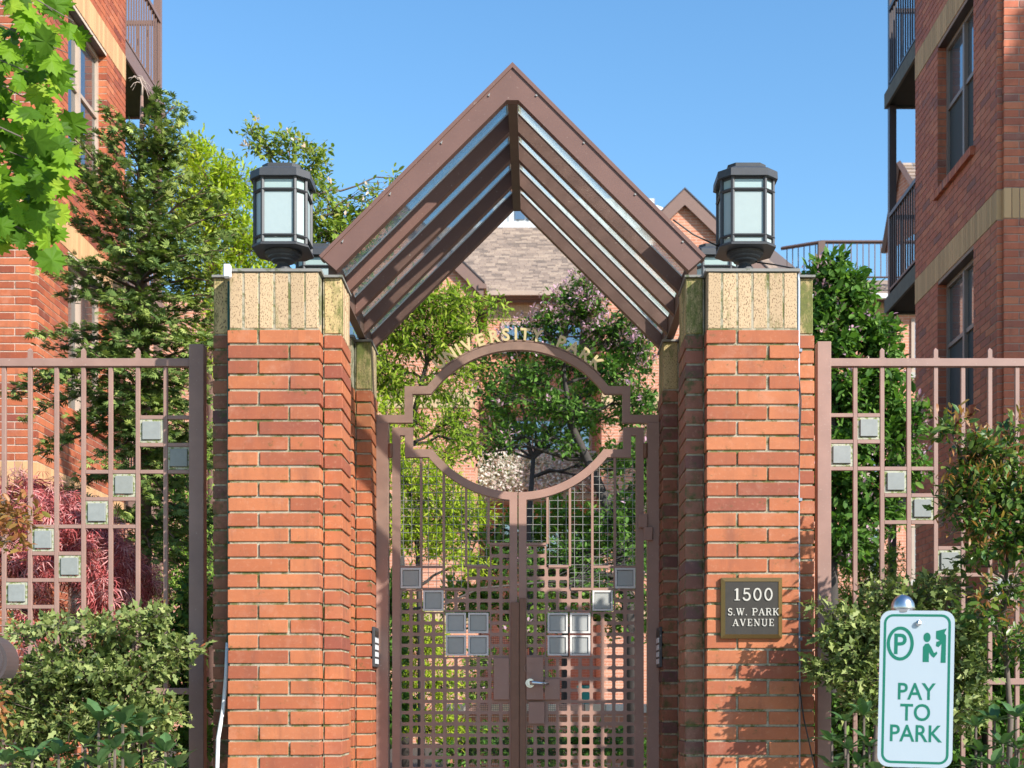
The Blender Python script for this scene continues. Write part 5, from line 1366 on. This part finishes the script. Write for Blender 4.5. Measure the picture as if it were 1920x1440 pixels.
make_tree('court_tree', 'green tree in the middle of the court seen through the archway ring', 'tree', (PX(1000, Y), Y, GROUND), tr(1000, Y, [(1000, 1200, 0), (990, 1000, 0), (1000, 860, 0)], .07, .03),
    [C(930,740,Y,46,46,.6,60,13), C(1000,715,Y,56,40,.6,70,13), C(1060,750,Y,56,40,.6,70,13), C(1110,790,Y,44,46,.6,56,13), C(960,800,Y,56,34,.6,60,13), C(1040,815,Y,56,28,.6,50,12), C(1120,700,Y,40,50,.6,50,13), C(895,690,Y,40,50,.6,40,12), C(1180,690,Y,50,50,.6,46,12), C(1210,770,Y,40,50,.6,46,12), C(850,760,Y,40,46,.6,34,12), C(1200,600,Y,44,36,.6,34,12), C(1160,860,Y,44,40,.6,46,12), C(1220,880,Y,30,50,.6,40,12), C(870,820,Y,36,36,.6,30,12), C(950,670,Y,50,30,.6,40,12)],
    L_GREEN, T_OVAL, .075, 29, M_BARK_D)
Y = 20.5
make_tree('court_tree', 'leafy tree filling the lower court behind both gate leaves', 'tree', (PX(1060, Y), Y, GROUND), tr(1060, Y, [(1060, 1250, 0), (1060, 1120, 0), (1050, 1030, 0)], .07, .03),
    [C(980,1000,Y,60,60,.6,70,13), C(1050,970,Y,60,50,.6,70,13), C(1120,1000,Y,60,60,.6,70,13), C(1180,960,Y,50,60,.6,60,13), C(1010,1080,Y,60,50,.6,60,13), C(1090,1080,Y,60,50,.6,60,13), C(1190,1060,Y,50,60,.6,50,13), C(920,1050,Y,50,60,.6,50,13), C(930,1140,Y,60,40,.6,50,12), C(1020,1150,Y,60,36,.6,50,12), C(870,1120,Y,50,50,.6,50,12), C(850,1000,Y,50,60,.6,50,12), C(760,960,Y,40,70,.6,40,12), C(1230,1150,Y,40,60,.6,40,12), C(1150,1150,Y,50,40,.6,40,12)],
    L_GREEN, T_OVAL, .11, 30, M_BARK_D)
Y = 11.8
make_tree('green_shrub', 'light green shrub behind the left fence beside the gate pier', 'shrub', (PX(350, Y), Y, GROUND), tr(350, Y, [(350, 1250, 0), (350, 1080, 0)], .04, .02),
    [C(330,900,Y,40,50,.4,60,12), C(375,960,Y,36,60,.4,60,12), C(330,1020,Y,50,50,.4,70,12), C(380,1060,Y,36,50,.4,50,12), C(385,820,Y,26,50,.4,30,12), C(320,1100,Y,60,40,.4,60,12)],
    L_GREEN, T_LONG, .065, 33, M_BARK_D)
# white climber spilling over the balcony of the end house
nr = np.random.RandomState(5); Y = 38.0
wc = empty('flowering_climber', (PX(1005, Y), Y, PZ(922, YB))); tag(wc, 'white flowering climber massed on the pale balcony of the end house', 'climber')
n = 8000; px_ = nr.uniform(893, 1126, n); py_ = 852 + 78*nr.beta(1.3, 1.5, n) - 8*np.abs(np.sin(px_/17))
pos = np.stack([(px_-VX)*Y/FPX, Y + nr.uniform(-.25, .15, n), (VY-py_)*Y/FPX], 1)
me = leaf_mesh('blossom', pos, nr.normal(0, 1, (n, 3)), np.array([0, -1, .5]) + nr.normal(0, .4, (n, 3)), nr.uniform(.05, .12, n), T_OVAL, L_WHITE, nr.uniform(0, 1, n))
o = bpy.data.objects.new('blossom', me); link(o, wc); o.location = -world_loc(wc); o['kind'] = 'stuff'
tb = MB()
for k in range(14):
    x = PX(900+k*17, Y); limb(tb, (x, Y, PZ(925, Y)), (x+R.uniform(-.3, .3), Y-.05, PZ(865, Y)), .02, .006, R, 4, .2, 4)
part(tb, 'stems', M_BARK_D, wc)

# red laceleaf maple: mound of hanging strands
def laceleaf():
    Y0 = 8.0; rng = random.Random(8); nr = np.random.RandomState(8)
    base = (PX(60, Y0), Y0, GROUND); root = empty('red_laceleaf_maple', base); tag(root, 'weeping red laceleaf maple behind the left fence', 'shrub')
    cx_, cz_ = PX(40, Y0), PZ(1180, Y0); hx, hy, hz = 220*Y0/FPX, .42, 285*Y0/FPX
    tb = MB(); tb.tube([base, (base[0]+.03, Y0, -.4), (cx_, Y0, PZ(1040, Y0))], [.04, .035, .02], 7); part(tb, 'trunk', M_BARK_D, root, True)
    br = MB(); F = Foliage(); top = Vector((cx_, Y0, PZ(1040, Y0)))
    for k in range(330):
        a = rng.uniform(0, 2*math.pi); u = rng.random()**.6
        ex = math.cos(a)*u; ey = math.sin(a)*u; r2 = ex*ex+ey*ey
        e = Vector((cx_+ex*hx, Y0+ey*hy, cz_ + hz*math.sqrt(max(0, 1-r2))*rng.uniform(.86, 1.02)))
        if rng.random() < .3: limb(br, top, e, .006, .0015, rng, 4, .15, 3, .15)
        out = Vector((ex*hx, ey*hy, -.12-.25*u)).normalized()
        n = 26; L = rng.uniform(.12, .30)
        t = nr.uniform(-.1, 1, n)[:, None]
        p = np.array(e) + np.array(out)*L*t + nr.normal(0, .028, (n, 3)); p[:, 2] -= .10*t[:, 0]**2
        ax = np.array([out.x*.5, out.y*.5, -.65]) + nr.normal(0, .45, (n, 3)); nn = np.array([out.x, out.y-.4, .7]) + nr.normal(0, .4, (n, 3))
        F.add(p, ax, nn, nr.uniform(.07, .14, n), np.clip(nr.beta(1.1, 1.1, n), 0, 1))
    part(br, 'branches', M_BARK_D, root)
    F.build('crown', T_LACE, L_RED, root)
laceleaf()

# shrubs in front of the fences
Y = 6.62
make_tree('holly_shrub', 'pale green variegated holly shrub spreading in front of the left fence', 'shrub', (PX(170, Y), Y, GROUND), tr(170, Y, [(170, 1500, 0), (175, 1380, 0)], .03, .018),
    [C(45,1185,Y,34,22,.16,14,10), C(105,1175,Y,44,24,.2,26,10), C(190,1185,Y,50,36,.22,44,10), C(270,1170,Y,40,28,.2,40,11), C(300,1150,Y,20,26,.15,14,10), C(40,1285,Y,36,34,.2,36,10), C(150,1235,Y,40,30,.2,30,10), C(110,1260,Y,60,50,.25,120,11), C(200,1260,Y,60,50,.25,120,11), C(285,1255,Y,46,36,.22,48,10), C(335,1215,Y,36,22,.15,30,10),
     C(60,1350,Y,60,50,.25,110,11), C(150,1350,Y,60,50,.25,110,11), C(240,1350,Y,60,50,.25,110,11), C(300,1340,Y,40,45,.2,60,11), C(70,1450,Y,90,60,.25,90,10), C(230,1450,Y,90,60,.25,90,10), C(-60,1300,Y,70,110,.25,110,10)],
    L_HOLLY, T_HOLLY, .048, 21, M_WOOD, extra=(L_PHOTR, T_LONG, .035, .05, 5, 'young_leaves'), tw_r=.0025, spread=.022, jit=1.1)
Y = 6.3
make_tree('photinia_shrub', 'bronze tipped twigs reaching in from the left edge before the fence', 'shrub', (PX(-110, Y), Y, GROUND), [(Vector((PX(-110, Y), Y, GROUND)), .02), (P(-110, 1200, Y), .016), (P(-90, 1000, Y), .01)],
    [C(-40,960,Y,40,40,.15,20,9), C(20,935,Y,30,24,.1,9,9), C(30,975,Y,40,22,.1,14,10), C(20,1015,Y,26,22,.1,9,9), C(-10,1300,Y,36,60,.15,20,9)],
    L_PHOTR, T_OVAL, .042, 22, M_WOOD, tw_r=.0025)
make_tree('photinia_shrub', 'glossy shrub with red young tips in front of the right fence', 'shrub', (PX(1880, Y+.4), Y+.4, GROUND), tr(1880, Y+.4, [(1895, 1350, 0), (1880, 1150, 0), (1890, 1040, 0)], .016, .009),
    [C(1785,810,Y+.3,22,26,.12,12,9), C(1825,845,Y+.3,45,34,.16,30,10), C(1875,850,Y+.3,34,44,.16,24,10), C(1900,800,Y+.3,14,24,.1,7,8), C(1812,905,Y+.3,52,34,.2,36,10), C(1880,920,Y+.3,56,40,.2,44,10), C(1780,940,Y+.3,34,30,.15,18,9), C(1835,975,Y+.3,56,36,.2,36,10), C(1900,1010,Y+.3,45,45,.2,36,10), C(1830,1040,Y+.3,50,26,.16,16,9), C(1895,1100,Y+.3,46,40,.16,22,9), C(1850,1160,Y+.3,50,40,.2,16,9), C(1910,1200,Y+.3,36,50,.2,20,9), C(1960,950,Y+.3,60,140,.2,60,10)],
    L_PHOT, T_OVAL, .052, 23, M_WOOD, extra=(L_PHOTR, T_LONG, .048, .40, 6, 'young_leaves'), tw_r=.0032, spread=.024)
Y = 6.75
make_tree('holly_shrub', 'pale variegated holly shrub in front of the right fence behind the parking sign', 'shrub', (PX(1640, Y), Y, GROUND), tr(1640, Y, [(1640, 1450, 0), (1650, 1300, 0)], .025, .014),
    [C(1545,1140,Y,36,14,.1,8,10), C(1590,1165,Y,40,24,.15,20,12), C(1640,1190,Y,45,36,.2,44,13), C(1560,1200,Y,40,22,.15,20,12), C(1600,1230,Y,50,30,.2,50,13), C(1545,1255,Y,36,20,.12,20,12), C(1580,1270,Y,40,20,.15,24,12), C(1660,1110,Y,45,34,.15,26,12), C(1700,1130,Y,50,45,.2,50,13), C(1760,1110,Y,45,40,.2,40,13), C(1800,1190,Y,40,36,.2,44,13), C(1820,1260,Y,40,36,.2,44,13), C(1810,1330,Y,40,40,.2,44,13), C(1625,1310,Y,40,40,.2,36,13), C(1740,1230,Y,70,60,.2,60,13)],
    L_HOLLY, T_HOLLY, .050, 24, M_WOOD, tw_r=.0025, spread=.022, jit=1.1)
Y = 8.0
make_tree('dark_shrub', 'dark evergreen mass behind the lower right fence', 'shrub', (PX(1850, Y), Y, GROUND), tr(1850, Y, [(1850, 1450, 0), (1850, 1300, 0)], .04, .02),
    [C(1800,1200,Y,60,60,.3,80,12), C(1880,1230,Y,60,60,.3,80,12), C(1780,1300,Y,70,60,.3,90,12), C(1880,1320,Y,70,60,.3,90,12), C(1650,1320,Y,80,60,.3,90,12), C(1570,1350,Y,70,50,.3,80,12), C(1800,1420,Y,110,60,.3,100,12), C(1600,1440,Y,90,60,.3,80,12), C(1700,1250,Y,60,60,.3,60,12)],
    L_DARK, T_OVAL, .06, 25, M_BARK_D)
make_tree('dark_shrub', 'dark undergrowth behind the lower left fence', 'shrub', (PX(300, Y), Y, GROUND), tr(300, Y, [(300, 1450, 0), (300, 1300, 0)], .04, .02),
    [C(330,1200,Y,60,60,.3,80,12), C(370,1120,Y,36,60,.3,40,12), C(250,1250,Y,70,60,.3,80,12), C(340,1300,Y,60,60,.3,80,12), C(370,1400,Y,50,60,.3,60,12), C(120,1320,Y,90,60,.3,80,12)],
    L_DARK, T_OVAL, .055, 26, M_BARK_D)

# large single leaves near the camera: each one is a leaf of its plant
def broad(name, label, cat, spots, tmpl, m, Y, size, seed, stem=M_WOOD, lname='leaf', droop=-.1, base=None):
    rng = random.Random(seed); root = empty(name, base or (PX(spots[0][0], Y), Y, GROUND)); tag(root, label, cat)
    tv, tf = tmpl; shapes = []
    for k in range(4):
        b = MB(); b.add([(x, y*rng.uniform(.9, 1.1), z) for x, y, z in tv], tf, .15+.25*k); shapes.append(b.mesh(lname, m))
    st = MB()
    for px, py, n, dz in spots:
        c = P(px, py, Y+dz); st.tube([(c.x, c.y, min(GROUND, c.z-.05)) if base is None else c+Vector((0, 0, -.0)), c-Vector((0, 0, .05)) if base is None else c+Vector((0, .01, .02)), c], .006, 5)
        for k in range(n):
            a = 2*math.pi*k/n + rng.uniform(-.3, .3); el = rng.uniform(.15, .9)
            ax = Vector((math.cos(a)*math.cos(el), math.sin(a)*math.cos(el), math.sin(el))); up = Vector((0, 0, 1)) if abs(ax.z) < .9 else Vector((0, 1, 0))
            y_ = up.cross(ax).normalized(); z_ = ax.cross(y_)
            M_ = Matrix((ax, y_, z_)).transposed().to_4x4()
            o = bpy.data.objects.new(lname, rng.choice(shapes)); link(o, root); s = size*rng.uniform(.75, 1.2)
            o.matrix_local = Matrix.Translation(c-world_loc(root)) @ M_ @ Matrix.Diagonal((s, s, s, 1))
    part(st, 'stems', stem, root)
    return root
T_BROAD = ([(0,0,0), (.15,.12,.02), (.4,.2,.05), (.7,.19,.04), (1,0,-.08), (.7,-.19,.04), (.4,-.2,.05), (.15,-.12,.02), (.15,0,0), (.4,0,.0), (.7,0,-.01)],
           [(0,8,1), (1,8,9,2), (2,9,10,3), (3,10,4), (0,7,8), (7,6,9,8), (6,5,10,9), (5,4,10)])
broad('rhododendron', 'broad leaved plant at the foot of the left holly shrub', 'plant', [(185,1352,6,0), (230,1358,7,-.05), (265,1362,6,.05), (205,1378,6,.1), (160,1395,7,0), (215,1405,7,-.1), (265,1395,7,.05), (310,1410,7,0), (110,1415,7,0), (185,1435,7,-.1), (245,1440,7,0), (330,1440,7,0), (60,1425,6,0), (10,1430,6,0), (130,1460,7,0), (290,1465,7,0)], T_BROAD, L_RHODO, 6.05, .12, 31)
broad('rhododendron', 'broad leaved plant left of the parking sign at the foot of the fence', 'plant', [(1585,1352,7,0), (1620,1342,6,.05), (1560,1390,6,0), (1630,1400,7,0), (1590,1405,7,-.1), (1610,1435,7,0), (1560,1440,7,0), (1640,1450,7,0)], T_BROAD, L_RHODO, 6.2, .105, 32)
broad('rhododendron', 'broad leaved plant right of the parking sign at the bottom edge', 'plant', [(1830,1362,6,0), (1865,1352,6,.05), (1905,1345,6,0), (1880,1395,7,0), (1840,1410,6,0), (1910,1405,7,0), (1860,1435,7,-.1), (1900,1445,7,0), (1820,1440,7,0)], T_BROAD, L_RHODO, 6.2, .105, 33)

# street maple: twigs hanging into the top left corner
def street_maple():
    rng = random.Random(41); Y0 = 5.7
    root = empty('street_maple', (-5.2, 4.2, STREET)); tag(root, 'street maple whose bright leaves hang into the top left corner', 'tree')
    tb = MB(); tb.tube([(-5.2, 4.2, STREET), (-5.15, 4.25, .6), (-5.0, 4.4, 2.0), (-4.7, 4.7, 3.6), (-4.5, 4.8, 5.2)], [.17, .15, .13, .10, .05], 12); part(tb, 'trunk', M_WOOD, root, True)
    br = MB(); nodes = []
    for tips in (((150,100), (120,60)), ((130,215), (110,150)), ((60,200), (90,120)), ((90,235), (40,250)), ((125,285), (80,300)), ((110,400), (85,440)), ((60,430), (100,350)), ((20,400), (45,360)), ((10,250), (30,120)), ((120,20), (60,30)), ((10,60), (160,40))):
        for tx, ty in tips:
            s = Vector((-4.4+rng.uniform(-.3, .3), 4.9, PZ(ty, Y0)+rng.uniform(.2, .7)))
            tip = P(tx-22, ty, Y0+rng.uniform(-.4, .3)); pts = limb(br, s, tip, .014, .002, rng, 7, .07, 5, .10)
            nodes += [(pts[k].lerp(pts[k+1], rng.random()), (pts[k+1]-pts[k]).normalized()) for k in range(3, 7) for _ in range(3)]
            nodes += [(tip, (tip-pts[-2]).normalized())]*3
    part(br, 'branches', M_WOOD, root, True)
    nodes = [q for q in nodes if -30 < VX + q[0].x*FPX/q[0].y < 112]; rng.shuffle(nodes)
    nodes = nodes*3
    shapes = []
    for k in range(6):
        b = MB(); w = rng.uniform(.9, 1.15); b.add([(x, y*w, z*rng.uniform(.5, 1.4)) for x, y, z in T_MAPLE[0]], T_MAPLE[1], .08+.15*k); shapes.append(b.mesh('leaf', L_MAPLE))
    cnt = 0
    for p, d in nodes:
        for k in range(1):
            if cnt >= 235: break
            cnt += 1
            ax = (d*.5 + Vector((rng.uniform(-.8, .8), rng.uniform(-.7, .5), rng.uniform(-1.3, -.2)))).normalized()
            nn = Vector((rng.uniform(-.5, .8), rng.uniform(-1.2, -.1), rng.uniform(.2, 1.0))); y_ = nn.cross(ax).normalized(); z_ = ax.cross(y_)
            o = bpy.data.objects.new('leaf', rng.choice(shapes)); link(o, root); s = rng.uniform(.055, .11)
            q = p + Vector((rng.gauss(-.01, .045), rng.gauss(0, .08), rng.gauss(0, .05)))
            o.matrix_local = Matrix.Translation(q - world_loc(root)) @ Matrix((ax, y_, z_)).transposed().to_4x4() @ Matrix.Diagonal((s, s, s, 1))
    # the rest of the crown, above and left of the view
    nr = np.random.RandomState(41); n = 2600
    c = np.array([-6.3, 4.6, 5.6]); q = unit(nr.normal(0, 1, (n, 3)))*(nr.uniform(.3, 1, n)**.4)[:, None]*np.array([1.7, 2.0, 1.7]) + c
    me = leaf_mesh('crown', q, nr.normal(0, 1, (n, 3)) + np.array([0, 0, -.5]), nr.normal(0, .5, (n, 3)) + np.array([0, -.3, 1]), nr.uniform(.1, .16, n), T_MAPLE, L_MAPLE, nr.uniform(0, 1, n))
    o = bpy.data.objects.new('crown', me); link(o, root); o.location = -world_loc(root); o['kind'] = 'stuff'
street_maple()
# street tree beyond the right edge whose crown shades the front of the right house
nr = np.random.RandomState(77); Yt = 7.6
st = empty('street_tree', (12.7, Yt, STREET)); tag(st, 'street tree right of the view shading the front of the right house', 'tree')
tb = MB(); tb.tube([(12.7, Yt, STREET), (12.7, Yt, 2), (12.6, Yt, 5), (12.7, Yt, 9)], [.2, .17, .13, .06], 12); part(tb, 'trunk', M_WOOD, st, True)
n = 16000; q = unit(nr.normal(0, 1, (n, 3)))*(nr.uniform(.1, 1, n)**.4)[:, None]*np.array([1.3, 1.2, 5.6]) + np.array([12.7, Yt, 8.6])
me = leaf_mesh('crown', q, nr.normal(0, 1, (n, 3)), nr.normal(0, .5, (n, 3)) + np.array([0, 0, 1]), nr.uniform(.12, .2, n), T_MAPLE, L_MAPLE, nr.uniform(0, 1, n))
o = bpy.data.objects.new('crown', me); link(o, st); o.location = -world_loc(st); o['kind'] = 'stuff'
